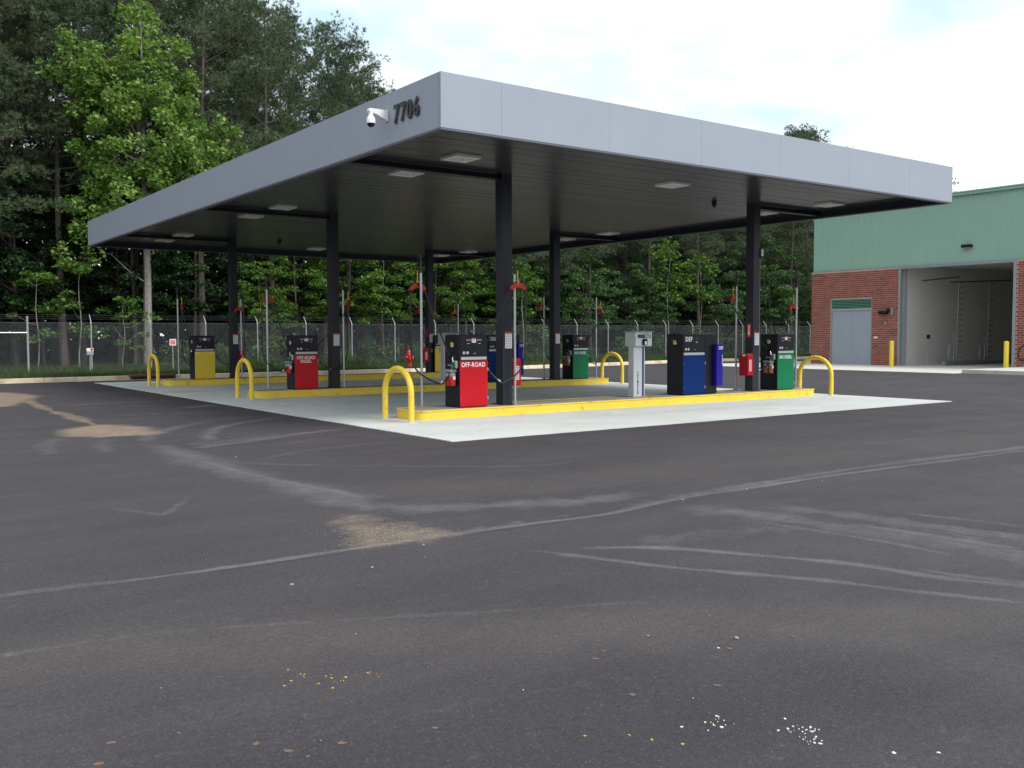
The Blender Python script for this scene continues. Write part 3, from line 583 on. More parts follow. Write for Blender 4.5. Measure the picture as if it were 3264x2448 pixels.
# ------------------------------------------------------------------ hose poles
POLES = {}
def hose_pole(key, x, y, lab, sz=2.58, rz=0.0, h=2.86, tip=.22, dx=.12, dy=-.04):
    t = thing('hose_pole', lab, 'hose pole', (x, y, IZ), group='hose poles beside the pumps'); H = h-IZ; s = sz-IZ
    MB().tube([(0,0,0),(0,0,H)], .0265, 12).build('pipe', 'galv', t, True); MB().lathe([(.06,0),(.06,.015),(.036,.03)], 12).build('flange', 'galv_dull', t)
    MB().tube([(0,0,H-.002),(0,0,H+.03),(0,0,H+.12),(0,0,H+.22)], [.038,.036,.028,.024], 10).build('sleeve', 'rubber', t, True)
    ca, sa = math.cos(rz), math.sin(rz); cx, cy = dx, dy
    pts = crom([(0,0,H+.2),(.0,0,H+.2+tip*.6),(cx*.35,cy*.35,H+.2+tip*.85),(cx*.8,cy*.8,H+.2+tip*.86)], 5); MB().tube(pts, .018, 8).build('retractor_arm', 'rubber', t, True)
    MB().tube([(cx*.8,cy*.8,H+.2+tip*.84),(cx*.9,cy*.9,(H+s)/2+.25),(cx,cy,s+.32)], .006, 6).build('cable', 'rubber', t); MB().tube([(cx,cy,s+.33),(cx,cy,s+.10)], .013, 6).build('cord', 'cord_yellow', t)
    MB().bbox(cx-.022,cx+.022,cy-.03,cy+.03,s+.02,s+.13,.008).build('clip', 'cord_yellow', t)
    m = MB(); pr = []                                         # crescent saddle, cut from thick plate with a lip
    for k in range(11): a = math.pi*(.08+.84*k/10); pr.append((.19*math.cos(a), .17*math.sin(a)))
    for k in range(11): a = math.pi*(.92-.84*k/10); pr.append((.135*math.cos(a), .075*math.sin(a)-.01))
    n = len(pr)
    def P(u, d, z): return (cx+u*ca-d*sa, cy+u*sa+d*ca, s-.08+z)
    m.add([P(u,-.03,z) for u,z in pr]+[P(u,.03,z) for u,z in pr], [tuple(range(n)), tuple(range(2*n-1,n-1,-1))]+[(i,(i+1)%n,n+(i+1)%n,n+i) for i in range(n)])
    m.build('hose_saddle', 'red_saddle', t)
    A = [Vector((x,y,IZ))+Vector(P(-.165,0,.02)), Vector((x,y,IZ))+Vector(P(-.1,0,.13)), Vector((x,y,IZ))+Vector(P(0,0,.175)), Vector((x,y,IZ))+Vector(P(.1,0,.13)), Vector((x,y,IZ))+Vector(P(.165,0,.02))]
    POLES[key] = A
names = ['OFF-ROAD pump', 'OFF-ROAD DIESEL pump', 'worn yellow pump']
names2 = ['BIO DIESEL pump by the arrow sign', 'BIO DIESEL pump on the OFF-ROAD DIESEL island', 'E-85 yellow pump']
for k, iy in enumerate(ISL):
    hose_pole((k,0), 9.74, iy+.40, 'silver hose pole between hoop guard and %s' % names[k], 2.58, .0 if k < 2 else 1.2, dx=(-.02 if k == 0 else (.06 if k == 1 else .12)), dy=(.10 if k < 2 else -.05))
    hose_pole((k,1), 11.53 if k == 0 else 11.66, iy-.30 if k == 0 else iy-.22, 'silver hose pole against the column next to the %s' % names[k], 2.60 if k == 0 else 2.5, (-.15, 1.3, .1)[k], dx=(.01, .13, -.08)[k], dy=(-.09, -.06, -.06)[k])
    hose_pole((k,2), 19.12, iy+.44, 'silver hose pole behind the column by the %s' % names2[k], 2.52, .2, dx=-.09, dy=.03)
    hose_pole((k,3), 21.0 if k < 2 else 20.55, iy+.02, 'silver hose pole outside the %s' % names2[k], (2.33, 2.4, 2.5)[k], (.0, 1.35, .1)[k], dx=(.0, .12, -.1)[k], dy=(.10, -.08, .08)[k])

# ------------------------------------------------------------------ pumps
def nozzle(par, s, x, y, z, mat):
    nz = MB().bbox(x-.03, x+.03, y-.05, y+.05, z-.10, z+.03, .015).build('nozzle', mat, par)
    MB().tube(crom([(x,y,z+.02),(x+s*.0,y+.03,z+.10),(x-s*.05,y+.05,z+.17)], 4), .012, 8).build('spout', 'chrome', nz, True)
    MB().tube(crom([(x,y-.04,z),(x+s*.05,y-.07,z-.06),(x+s*.05,y-.06,z-.14),(x,y-.02,z-.15)], 4), .008, 6).build('lever', 'rubber', nz, True)
def hose(par, org, A, s, start, end, loop, flip=False):
    B = [Vector(a)-Vector(org) for a in (A[::-1] if flip else A)]
    p0, p1 = Vector(start), Vector(end); lb = Vector(loop)
    pts = [p0, p0+Vector((s*.06, -.02, .12)), (p0*.45+B[0]*.55)+Vector((0,0,-.05)), B[0], B[1], B[2], B[3], B[4], (B[4]+Vector((B[4].x, B[4].y, lb.z+.55)))/2, Vector((B[4].x*.9+lb.x*.1, B[4].y*.9+lb.y*.1, lb.z+.35)), lb, (lb+p1)/2+Vector((0,0,-.06)), p1]
    h = MB().tube(crom([tuple(p) for p in pts], 6), .017, 8).build('hose', 'rubber', par, True)
    q = (lb*.72+p1*.28)+Vector((0,0,-.045)); d = (p1-lb).normalized()*.035
    MB().tube([q-d, q+d], .024, 8).build('breakaway_coupling', 'chrome', h, True)
def sticker(par, x, y, z, r):
    MB().lathe([(r,0),(r,-.003)], 16, (x, y, z), 'Y').build('round_sticker', 'label_white', par)
    MB().lathe([(r*.62,-.0032),(r*.62,-.0045)], 12, (x, y, z), 'Y').build('sticker_mark', 'print_grey', par)
def pump(x, y, lab, door, lines, filt, W=.67, D=.55, H=1.445, tsize=.125, nozz=('nozzle_green','nozzle_green'), poles=None, tcol='white_text', ext=0, blank=False, big=False):
    org = (x, y, IZ); t = thing('fuel_dispenser', lab, 'fuel pump', org, group='fuel pumps on the islands'); w, d = W/2, D/2
    MB().bbox(-w, w, -d, d, .012, H, .022, 2).build('cabinet', 'black_paint', t)
    MB().box(-w+.02, w-.02, -d+.02, d-.02, 0, .014).build('plinth', 'black_paint', t)
    MB().bbox(-w+.006, w-.006, -d-.012, -d+.002, .02, .925, .004).build('door_panel', door, t)
    for zz_ in (.18, .75):
        MB().box(w-.012, w+.006, -d-.014, -d+.004, zz_-.03, zz_+.03).build('hinge', 'alu_strip', t)
        MB().lathe([(.007,0),(.006,-.004)], 8, (-w+.03, -d-.0125, zz_), 'Y').build('screw', 'alu_strip', t)
    MB().bbox(-w+.03, w-.03, -d-.016, -d-.001, .945, 1.005, .003).build('nameplate', 'alu_strip', t)
    MB().bbox(-w+.012, w-.012, -d-.008, -d+.002, 1.02, H-.012, .004).build('head_panel', 'black_paint', t)
    yf = -d-.0082
    if not big:
        for s in (-1, 1):
            f = MB().box(s*.125-.066, s*.125+.066, yf-.006, yf, 1.31, 1.362).build('display', 'display', t)
            for q in range(4): MB().box(s*.125-.055+q*.029, s*.125-.035+q*.029, yf-.0075, yf-.006, 1.325, 1.347).build('digit', 'print_grey', f)
            MB().box(s*.13-.03, s*.13+.03, yf-.003, yf, 1.262, 1.270).build('caption', 'label_white', t)
        l = MB().box(-.05, .05, yf-.004, yf, 1.285, 1.378).build('warning_label', 'label_white', t); MB().box(-.05, .05, yf-.006, yf-.004, 1.357, 1.3785).build('label_header', 'label_red', l)
        for q in range(3): MB().box(-.04, .04-.012*q, yf-.0052, yf-.004, 1.338-q*.016, 1.343-q*.016).build('print_line', 'label_red', l)
    else:
        text('DEF', .155, 'white_text', t, (-w+.20, yf-.002, 1.315), bold=.010, sx=.85)
        MB().box(.02, .15, yf-.006, yf, 1.30, 1.35).build('display', 'display', t); MB().box(.05, .125, yf-.003, yf, 1.245, 1.255).build('caption', 'label_white', t)
    sticker(t, -w+.10, yf, 1.085, .028); sticker(t, -w+.185, yf, 1.085, .028); MB().box(.0, .04, yf-.003, yf, 1.068, 1.075).build('caption', 'label_white', t)
    for k, ln in enumerate(lines): text(ln, tsize, tcol, t, (-.02, -d-.0145, .845-k*.095), bold=.012, sx=.86 if len(ln) < 9 else .80)
    if blank:
        for s in (-1, 1):
            for q in range(5): MB().box(s*.235-.075+q*.031, s*.235-.055+q*.031, -d-.0145, -d-.012, .855, .89).build('worn_letter', 'label_white', t)
    # left side: sticker, filter head with two canisters
    MB().box(-w-.004, -w+.001, -.05, .03, 1.20, 1.28).build('side_sticker', 'label_white', t); MB().box(-w-.006, -w-.0038, -.02, .05, 1.215, 1.30).build('side_sticker', 'nozzle_yellow', t)
    if filt:
        hd = MB().bbox(-w-.15, -w+.002, -.19, .07, .70, .76, .015).build('filter_head', 'cast_grey', t)
        MB().tube([(-w-.075,-.13,.75),(-w-.075,-.13,.83),(-w-.075,.02,.84),(-w-.03,.02,.84)], .016, 8).build('filter_pipe', 'cast_grey', t, True)
        MB().bbox(-w-.05,-w+.002,-.22,-.12,.78,.93,.01).build('nozzle_boot', 'alu_strip', t)
        for q, fy in enumerate((-.135, .015)):
            c = MB().lathe([(.02,.43),(.055,.435),(.062,.45),(.062,.66),(.055,.675),(.03,.70)], 18, (-w-.075, fy, 0)).build('filter_canister', filt, t, True)
            MB().lathe([(.0635,.62),(.0635,.675),(.04,.70)], 18, (-w-.075, fy, 0)).build('collar', 'cast_grey', c, True)
            MB().box(-w-.10,-w-.05,fy-.067,fy-.060,.56,.625).build('filter_label', 'label_white', c)
    if poles:
        for (s, key, flip) in poles:
            nx, ny, nzv = s*(w+.05), -.13, .90 if s > 0 else .88
            nozzle(t, s, nx, ny, nzv, nozz[0 if s < 0 else 1])
            MB().bbox(min(s*w, s*(w+.03)), max(s*w, s*(w+.03)), -.19, -.05, .72, 1.02, .01).build('nozzle_boot', 'black_paint', t)
            A = POLES[key]; pl = A[2]-Vector(org); lx = (nx+pl.x)/2
            hose(t, org, A, s, (s*(w+.01), .05, .98), (nx+s*.01, ny-.02, nzv-.12), (lx, (ny+pl.y)/2-.08, .48), flip)
    if ext:   # DEF tank cabinet and long nozzle housing on its side
        MB().bbox(w+.003, w+ext, -d+.004, d-.004, .012, H, .02, 2).build('side_cabinet', 'black_paint', t)
        hb = MB().bbox(w+ext*.62, w+ext+.06, -d-.13, -d+.003, .20, 1.20, .02, 2).build('nozzle_housing', 'blue_box', t)
        text('DEF', .11, 'white_text', hb, (w+ext*.62+.145, -d-.1325, 1.105), bold=.010, sx=.78); MB().bbox(w+ext+.02, w+ext+.034, -d-.142, -d-.13, .72, .95, .004).build('handle', 'label_white', hb)
    return t
PY = [iy-.0 for iy in ISL]
pump(10.535, PY[0], 'black and red fuel pump lettered OFF-ROAD on a single line', 'red_panel', ['OFF-ROAD'], 'filter_red', poles=[(-1,(0,0),True),(1,(0,1),False)])
pump(10.545, PY[1], 'black and red fuel pump lettered OFF-ROAD DIESEL on two lines', 'red_panel', ['OFF-ROAD','DIESEL'], 'filter_red', tsize=.115, poles=[(-1,(1,0),True),(1,(1,1),False)])
pump(10.39, PY[2], 'black and yellow fuel pump with worn white lettering beside a red extinguisher column', 'yellow_panel', [], None, nozz=('rubber','nozzle_yellow'), poles=[(-1,(2,0),True),(1,(2,1),False)], blank=True)
pump(20.20, PY[0], 'black and green BIO DIESEL pump beside the column with the arrow sign', 'green_panel', ['BIO DIESEL'], 'filter_brown', tsize=.115, poles=[(-1,(0,2),False),(1,(0,3),False)])
pump(20.08, PY[1], 'black and green BIO DIESEL pump on the island with the OFF-ROAD DIESEL pump', 'green_panel', ['BIO DIESEL'], 'filter_brown', tsize=.115, poles=[(-1,(1,2),False),(1,(1,3),False)])
pump(19.62, PY[2], 'black and yellow fuel pump lettered E-85', 'yellow_panel', ['E-85'], None, tsize=.14, nozz=('nozzle_yellow','rubber'), poles=[(-1,(2,2),False),(1,(2,3),False)], tcol='dark_text')
pump(16.80, PY[0]-.02, 'black and blue DEF pump beside the FUELMASTER kiosk', 'blue_panel', [], None, W=.76, D=.52, ext=.43, big=True)
pump(16.80, PY[1]-.02, 'black and blue DEF pump partly hidden on the OFF-ROAD DIESEL island', 'blue_panel', [], None, W=.76, D=.52, ext=.43, big=True)

def kiosk(x, y, lab, full=True):
    t = thing('card_kiosk', lab, 'kiosk', (x, y, IZ), group='fuel card kiosks')
    MB().bbox(-.18, .18, -.07, .10, .0, 1.17, .006).build('post', 'kiosk_grey', t)
    MB().box(-.172, .085, -.076, -.069, .015, 1.16).build('front_panel', 'kiosk_front', t); MB().box(.088, .145, -.078, -.069, .015, 1.16).build('side_stripe', 'purple', t); MB().box(.148, .172, -.076, -.069, .015, 1.16).build('front_panel', 'kiosk_front', t)
    MB().box(-.19, .19, -.085, .11, 0, .016).build('base_flange', 'galv_dull', t)
    h = MB().bbox(-.21, .32, -.16, .18, 1.165, 1.49, .008).build('head_box', 'kiosk_grey', t)
    MB().box(-.195, .305, -.166, -.159, 1.18, 1.475).build('face_plate', 'kiosk_front', h)
    MB().bbox(-.24, .35, -.19, .21, 1.49, 1.51, .004).build('lid', 'galv_dull', t)
    s = MB().bbox(-.14, .27, -.176, -.165, 1.355, 1.435, .004).build('display', 'display', h); MB().box(.08,.25,-.178,-.175,1.365,1.425).build('keypad','print_grey',s); MB().box(.085,.12,-.180,-.177,1.37,1.42).build('keys','nozzle_yellow',s)
    MB().box(-.08,.09,-.170,-.165,1.448,1.466).build('maker_strip', 'print_grey', h); MB().box(.092,.21,-.170,-.165,1.448,1.466).build('maker_strip', 'orange', h)
    r = MB().bbox(.0, .13, -.22, -.165, 1.19, 1.335, .012).build('card_reader', 'black_paint', h); MB().box(.035,.09,-.224,-.219,1.205,1.28).build('reader_label','label_white',r)
    for k, (bx, by) in enumerate(((-.12,0),(.05,.05),(.22,.02))): MB().lathe([(.02,1.51),(.018,1.53)],8,(bx,by,0)).build('bolt','galv_dull',t)
    MB().tube([(.22,-.02,1.51),(.22,-.02,1.60)], .006, 6).build('aerial', 'galv_dull', t)
    for k, ch in enumerate('FUELMASTER'): text(ch, .075, 'dark_text', t, (-.045, -.0775, .56-k*.052), bold=.012, name='letter')
kiosk(15.27, ISL[0]+.05, 'light grey card kiosk with FUELMASTER lettered down its post')
kiosk(15.17, ISL[1]+.05, 'grey card kiosk partly hidden behind the OFF-ROAD pump')

# ------------------------------------------------------------------ things on the columns
cname = {(0,0):'next to the OFF-ROAD pump',(1,0):'next to the OFF-ROAD DIESEL pump',(2,0):'next to the worn yellow pump',(0,1):'with the arrow sign',(1,1):'beside the smaller BIO DIESEL pump',(2,1):'next to the E-85 pump'}
for i, iy in enumerate(ISL):
    for j, cx in enumerate(COLX):
        t = thing('instruction_sign', 'white instruction sign with red header on the dark column %s' % cname[(i,j)], 'sign', (cx+.02, iy-CW, 1.52), group='instruction signs on the columns')
        MB().box(-.085,.085,-.006,0,-.17,.17).build('plate','label_white',t); MB().box(-.085,.085,-.008,-.006,.128,.17).build('header','label_red',t)
        for q in range(8):
            MB().box(-.072,-.052,-.0075,-.006,.092-q*.034,.110-q*.034).build('symbol','label_red',t); MB().box(-.04,.07-.01*(q%3),-.0075,-.006,.096-q*.034,.106-q*.034).build('print_line','print_grey',t)
def ext_box(i, j, side):
    cx = COLX[j]; iy = ISL[i]; t = thing('extinguisher_cabinet', 'red fire extinguisher cabinet fixed to the column %s' % cname[(i,j)], 'fire cabinet', (cx+side*CW, iy, .58), group='red extinguisher cabinets on the columns')
    x0, x1 = (0, .20) if side > 0 else (-.20, 0); m = MB()
    pr = [(-.14,.02),(-.12,0),(.12,0),(.14,.02),(.14,.50),(.11,.56),(-.11,.56),(-.14,.50)]; n = len(pr)
    m.add([(x0,y,z) for y,z in pr]+[(x1,y,z) for y,z in pr], [tuple(range(n)),tuple(range(2*n-1,n-1,-1))]+[(k,(k+1)%n,n+(k+1)%n,n+k) for k in range(n)]); m.build('case','red_box',t)
    ys = -.146; xa, xb = (.07,.15) if side > 0 else (-.15,-.07)
    l = MB().box(xa, xb, ys, -.1405, .12, .40).build('label','label_white',t)
    for q in range(6): MB().box(xa+.015, xb-.015, ys-.0015, ys, .14+q*.043, .165+q*.043).build('print_mark','label_red',l)
    MB().box(side*.2-.004, side*.2+.004, -.06, .04, .49, .54).build('top_label','label_white',t)
    MB().box((x0+x1)/2-.1, (x0+x1)/2+.1, -.1425, -.1395, .46, .468).build('seam','black_paint',t)
ext_box(0,0,1); ext_box(2,0,1); ext_box(0,1,-1); ext_box(2,1,-1)
t = thing('arrow_sign', 'red sign with a white downward arrow above the extinguisher cabinet', 'sign', (COLX[1]-CW, ISL[0], 1.72))
MB().box(-.005,0,-.065,.065,-.17,.17).build('plate','label_red',t)
m = MB(); pr = [(-.022,.14),(.022,.14),(.03,.08),(.022,.08),(.022,-.06),(.045,-.06),(0,-.145),(-.045,-.06),(-.022,-.06),(-.022,.08),(-.03,.08)]; n = len(pr)
m.add([(-.0075,y,z) for y,z in pr]+[(-.0052,y,z) for y,z in pr], [tuple(range(n)),tuple(range(2*n-1,n-1,-1))]+[(k,(k+1)%n,n+(k+1)%n,n+k) for k in range(n)]); m.build('arrow','label_white',t)
t = thing('arrow_sign', 'narrow red sign on the column next to the E-85 pump', 'sign', (COLX[1]-CW, ISL[2], 1.72)); MB().box(-.005,0,-.05,.05,-.15,.15).build('plate','label_red',t)
t = thing('conduit', 'grey conduit with a black camera box on the column with the arrow sign', 'conduit', (COLX[1]+CW+.02, ISL[0]-.09, IZ))
MB().tube([(0,0,0),(0,0,1.2),(0,0,3.35)], .017, 8).build('pipe','galv_dull',t,True); MB().bbox(-.035,.035,-.06,.03,3.34,3.62,.01).build('camera_box','black_paint',t); MB().bbox(-.03,.05,-.085,-.06,3.40,3.58,.01).build('camera_lens','alu_strip',t)  # small camera and junction box at the head of the pipe, no lamp
MB().lathe([(.03,.75),(.034,.78),(.034,.83),(.02,.86)],10).build('fitting','cast_grey',t); MB().tube([(0,0,2.55),(.08,-.01,2.57)],.012,8).build('side_fitting','galv_dull',t)
MB().tube(crom([(.06,0,2.55),(.17,0,2.50),(.19,0,2.38),(.10,0,2.33),(.02,0,2.37)],5),.008,6).build('cable','rubber',t)

# ------------------------------------------------------------------ building
BX = 44.5; BY1 = 33.04; BY0 = 6.0; BZ = 5.0; RZ = 8.25
bl = thing('wash_building', 'brick building with green metal upper wall and open wash bay', 'building', (BX, BY1, 0))
def B(x0,x1,y0,y1,z0,z1): return MB().box(x0-BX,x1-BX,y0-BY1,y1-BY1,z0,z1)
DY0, DY1, DZ, LZ = 29.30, 31.80, 2.90, 3.50; OY0, OY1 = 22.05, 27.70
wall = B(BX, BX+.22, DY1, BY1, 0, BZ); 
for a in ((DY0,DY1,LZ,BZ),(OY1+.11,DY0,0,BZ),(BY0,OY0-.15,0,BZ)): wall.box(0,.22,a[0]-BY1,a[1]-BY1,a[2],a[3])
wall = wall.build('brick_wall','mortar',bl)
bw, bh, bd, jn = .290, .090, .03, .017
bm0 = MB().bbox(-.012, .02, -bw/2, bw/2, 0, bh, .004).mesh_ns('brick', False); bm0.materials.append(MT['brick'])
rz_ = random.Random(5); z = .006; row = 0; spots = []
def course(z):
    segs = [(OY1+.106, DY0-.004), (DY1+.004, BY1)] if z < LZ-.01 else [(OY1+.106, BY1)]
    return segs + [(14.0, OY0-.152)]
while z+bh < BZ:
    off = 0 if row%2 == 0 else (bw+jn)/2
    for (lo, hi) in course(z):
        k = math.floor((BY1-hi-off)/(bw+jn))-1
        while True:
            b = BY1-off-k*(bw+jn); a = b-bw; k += 1
            if b <= lo: break
            a, b = max(a, lo), min(b, hi)
            if b-a > .05: spots.append(((a+b)/2, z, (b-a)/bw))
    z += bh+jn; row += 1
left = sorted([s for s in spots if s[0] > OY1], key=lambda s: s[0]); ind = set(left[:298])
stuff = MB(); bv = [v.co.copy() for v in bm0.vertices]; bf = [tuple(p.vertices) for p in bm0.polygons]
for s in spots:
    if s in ind: o = link('brick', bm0, None, wall, (rz_.uniform(-.002,.002), s[0]-BY1, s[1])); o.scale = (1, s[2], 1)
    else: stuff.add([(v.x+rz_.uniform(-.0005,.0005), v.y*s[2]+s[0]-BY1, v.z+s[1]) for v in bv], bf)
me = bpy.data.meshes.new('brickwork'); me.from_pydata(stuff.v, [], stuff.f); me.update(); o = link('brickwork', me, 'brick', wall); o['kind'] = 'stuff'
# ribbed metal upper wall
m = MB(); y = BY1-.06; prof = []
while y > BY0:
    for dy, dx in ((0,0),(.035,0),(.045,-.018),(.075,-.018),(.085,0)): prof.append((y-dy, dx))
    y -= .152
vs = []; fs = []
for (yy, dx) in prof: vs += [(.055+dx, yy-BY1, BZ+.02), (.055+dx, yy-BY1, RZ)]
for i in range(len(prof)-1): fs.append((2*i, 2*i+1, 2*i+3, 2*i+2))
m.add(vs, fs); m.build('metal_siding','siding',bl)
B(BX+.06, BX+.2, BY0, BY1-.06, BZ+.01, RZ).build('upper_wall','siding',bl)
B(BX-.02, BX+.06, BY0, BY1-.03, BZ-.005, BZ+.045).build('drip_flashing','steel_grey',bl)
B(BX-.10, BX+.06, BY0-.1, BY1+.02, RZ-.02, RZ+.10).build('gutter','siding_trim',bl)
m = MB(); m.add([(-.13,.1,RZ+.10),(-.13,BY0-BY1-.1,RZ+.10),(14.2,BY0-BY1-.1,RZ+2.0),(14.2,.1,RZ+2.0),(-.13,.1,RZ+.16),(-.13,BY0-BY1-.1,RZ+.16),(14.2,BY0-BY1-.1,RZ+2.1),(14.2,.1,RZ+2.1)],[(3,2,1,0),(4,5,6,7),(0,1,5,4),(1,2,6,5),(2,3,7,6),(3,0,4,7)])
rf = m.build('roof','siding',bl)
B(BX+.22, BX+14, BY1-.22, BY1-.02, 0, BZ).build('side_wall','block_wall',bl); B(BX+.2, BX+14, BY1-.2, BY1-.08, BZ+.01, RZ).build('side_upper_wall','siding',bl); B(BX+14, BX+14.2, BY0, BY1, 0, RZ+1.9).build('back_wall','siding',bl)
B(BX+.22, BX+14, BY0, BY0+.2, 0, RZ).build('side_wall','block_wall',bl)
B(BX+.24, BX+13.9, OY1+.03, OY1+.23, 0, BZ+.3).build('bay_wall','block_wall',bl); B(BX+.24, BX+13.9, OY0-.35, OY0-.15, 0, BZ+.3).build('bay_wall','block_wall',bl); B(BX+13.7, BX+13.9, OY0-.14, OY1+.02, 0, BZ+.3).build('bay_back_wall','block_wall',bl)
B(BX+.21, BX+13.69, OY0-.14, OY1+.02, BZ+.15, BZ+.29).build('bay_ceiling','block_wall',bl)
fr = B(BX-.03, BX+.24, OY1, OY1+.10, 0, BZ-.01).build('bay_jamb','galv_dull',bl); B(BX-.03, BX+.24, OY0-.145, OY0, 0, BZ-.01).build('bay_jamb','galv_dull',bl); B(BX-.028, BX+.2, OY0+.002, OY1-.002, BZ-.10, BZ-.012).build('bay_lintel','steel_grey',bl)
B(BX+.25, BX+.55, OY1-.03, OY1+.025, 0, BZ-.05).build('door_track','alu_strip',bl); B(BX+.25, BX+.55, OY0-.14, OY0-.09, 0, BZ-.05).build('door_track','alu_strip',bl)
# service door with louvre
B(BX+.16, BX+.20, DY0, DY1, 0, LZ).build('door_shade_sheet','painted_shade',bl)  # black sheet painting the shade behind door leaves and louvre slats
for (a,b,c,d) in ((DY0,DY0+.05,0,LZ),(DY1-.05,DY1,0,LZ),(DY0+.052,DY1-.052,LZ-.04,LZ),(DY0+.052,DY1-.052,DZ-.02,DZ+.07)): B(BX+.01, BX+.15, a, b, c, d).build('door_frame','steel_grey' if c < 2.8 or b-a < .1 else 'alu_strip',bl)
mid = (DY0+DY1)/2
for k, (a, b) in enumerate(((DY0+.054, mid-.004), (mid+.004, DY1-.054))):
    d = B(BX+.06, BX+.10, a, b, .012, DZ-.024).build('door_leaf','door_grey',bl)
    if k == 0:
        q = MB().tube([(.06,mid-.06-BY1,.98),(.0,mid-.06-BY1,.98),(.0,mid-.19-BY1,.98)],.012,8).build('handle','chrome',d,True); MB().lathe([(.03,0),(.03,-.012)],10,(.06,mid-.06-BY1,.98),'X').build('rose','chrome',d)
    for hz in (.3,1.45,2.6): B(BX+.045, BX+.06, (DY0+.054 if k==0 else DY1-.07), (DY0+.07 if k==0 else DY1-.054), hz-.06, hz+.06).build('hinge','steel_grey',d)
for k in range(6):
    zz_ = DZ+.085+k*.082; m = MB(); m.add([(.02,DY0+.053-BY1,zz_),(.02,DY1-.053-BY1,zz_),(.11,DY1-.053-BY1,zz_+.06),(.11,DY0+.053-BY1,zz_+.06),(.02,DY0+.053-BY1,zz_+.035),(.02,DY1-.053-BY1,zz_+.035),(.11,DY1-.053-BY1,zz_+.068),(.11,DY0+.053-BY1,zz_+.068)],[(3,2,1,0),(4,5,6,7),(0,1,5,4),(1,2,6,5),(2,3,7,6),(3,0,4,7)]); m.build('louver_slat','louver',bl)
B(BX-.004, BX-.0125+.002-.004, 28.95, 29.17, 1.40, 1.49).build('wall_plaque','label_white',bl)
def wall_thing(name, label, cat, y, z): return thing(name, label, cat, (BX-.012, y, z))
t = thing('wall_light', 'black wall light on the green metal wall above the open bay', 'wall light', (BX+.036, 24.25, 5.77)); MB().bbox(-.24,0,-.24,.24,-.07,.10,.04,2).build('housing','black_paint',t,True); MB().box(-.22,-.05,-.2,.2,-.078,-.068).build('lens','lens',t)
t = wall_thing('wall_light','black wall lamp on the brick between the grey door and open bay','wall light',28.40,2.72); MB().bbox(-.26,0,-.05,.38,-.08,.08,.03,2).build('housing','black_paint',t,True); MB().bbox(-.2,0,-.20,-.06,.02,.20,.02).build('lamp_head','black_paint',t); MB().bbox(-.10,0,-.36,-.21,-.12,.22,.01).build('junction_box','cast_grey',t)
t = wall_thing('outlet_box','small grey outlet box below the black wall lamp on the brick','outlet',28.50,2.17); MB().bbox(-.06,0,-.07,.07,-.08,.08,.01).build('box','cast_grey',t); MB().box(-.064,-.06,-.04,.04,-.05,.05).build('cover','steel_grey',t)
t = wall_thing('hose_bib','small grey hose bib on the brick near the building corner','tap',32.35,.95); MB().bbox(-.07,0,-.05,.05,-.05,.05,.01).build('box','cast_grey',t); MB().tube([(-.05,0,-.03),(-.10,0,-.08)],.015,8).build('spout','cast_grey',t)
# wash gear in the bay
def wash_arch(x, lab, hz):
    t = thing('wash_arch', lab, 'wash arch', (x, 26.75, .03)); MB().tube([(0,0,0),(.05,0,2.2),(.12,0,4.5)],.035,10).build('upright','pipe_steel',t,True)
    for k in range(15):
        z = .35+k*.28; n_ = MB().tube([(.02+z*.024,0,z),(.16+z*.024,-.14,z)],.014,6).build('spray_nozzle','black_paint',t); MB().lathe([(.028,-.02),(.028,.02)],8,(.165+z*.024,-.15,z)).build('tip','black_paint',n_)
    MB().tube([(.04,-.02,2.1),(-.75,-.05,.75),(-.95,-.08,.02)],.022,8).build('brace','pipe_steel',t,True)
    MB().tube([(.0,.05,1.6),(-.35,.03,.02)],.016,8).build('brace','pipe_steel',t,True)
    for dx in (-.95,-.45):
        p_ = MB().tube([(dx,-.1,0),(dx,-.1,1.0)],.025,8).build('stub_pipe','pipe_steel',t,True); MB().lathe([(.035,.92),(.045,.96),(.045,1.0),(.02,1.04)],10,(dx,-.1,0)).build('valve','pipe_steel',p_); MB().lathe([(.05,.42),(.06,.45),(.06,.52),(.05,.55)],10,(dx,-.1,0)).build('coupling','pipe_steel',p_)
    MB().tube([(hz[0],0,4.25),(hz[1],0,4.55)],.032,8).build('boom','dark_wire',t,True)
wash_arch(48.2, 'steel spray pipe with nozzles nearer the door track in the wash bay', (-3.3,.15)); wash_arch(51.3, 'steel spray pipe with nozzles set deeper in the dark wash bay', (-3.8,2.5))
t = thing('guide_rail', 'grey steel wheel guide rail on the wash bay floor', 'rail', (46.2, 26.3, .012)); MB().tube([(0,0,.12),(10.5,-.2,.12)],.11,12).build('rail','pipe_steel',t,True)
for k in range(5): MB().box(.3+k*2.4,.42+k*2.4,-.12,.12,0,.1).build('foot','pipe_steel',t)
t = thing('guide_rail', 'grey rail end beside the jamb at the far side of the bay', 'rail', (46.0, 22.45, .012)); MB().tube([(0,0,.12),(9,0,.12)],.11,12).build('rail','pipe_steel',t,True)
for k in range(4): MB().box(.3+k*2.4,.42+k*2.4,-.12,.12,0,.1).build('foot','pipe_steel',t)
t = thing('control_post', 'slim dark control post near the bay wall', 'control post', (45.85, 26.95, .02)); MB().tube([(0,0,0),(0,0,1.4)],.03,8).build('post','pipe_steel',t,True); MB().bbox(-.08,.08,-.06,.06,1.36,1.56,.01).build('box','black_paint',t)
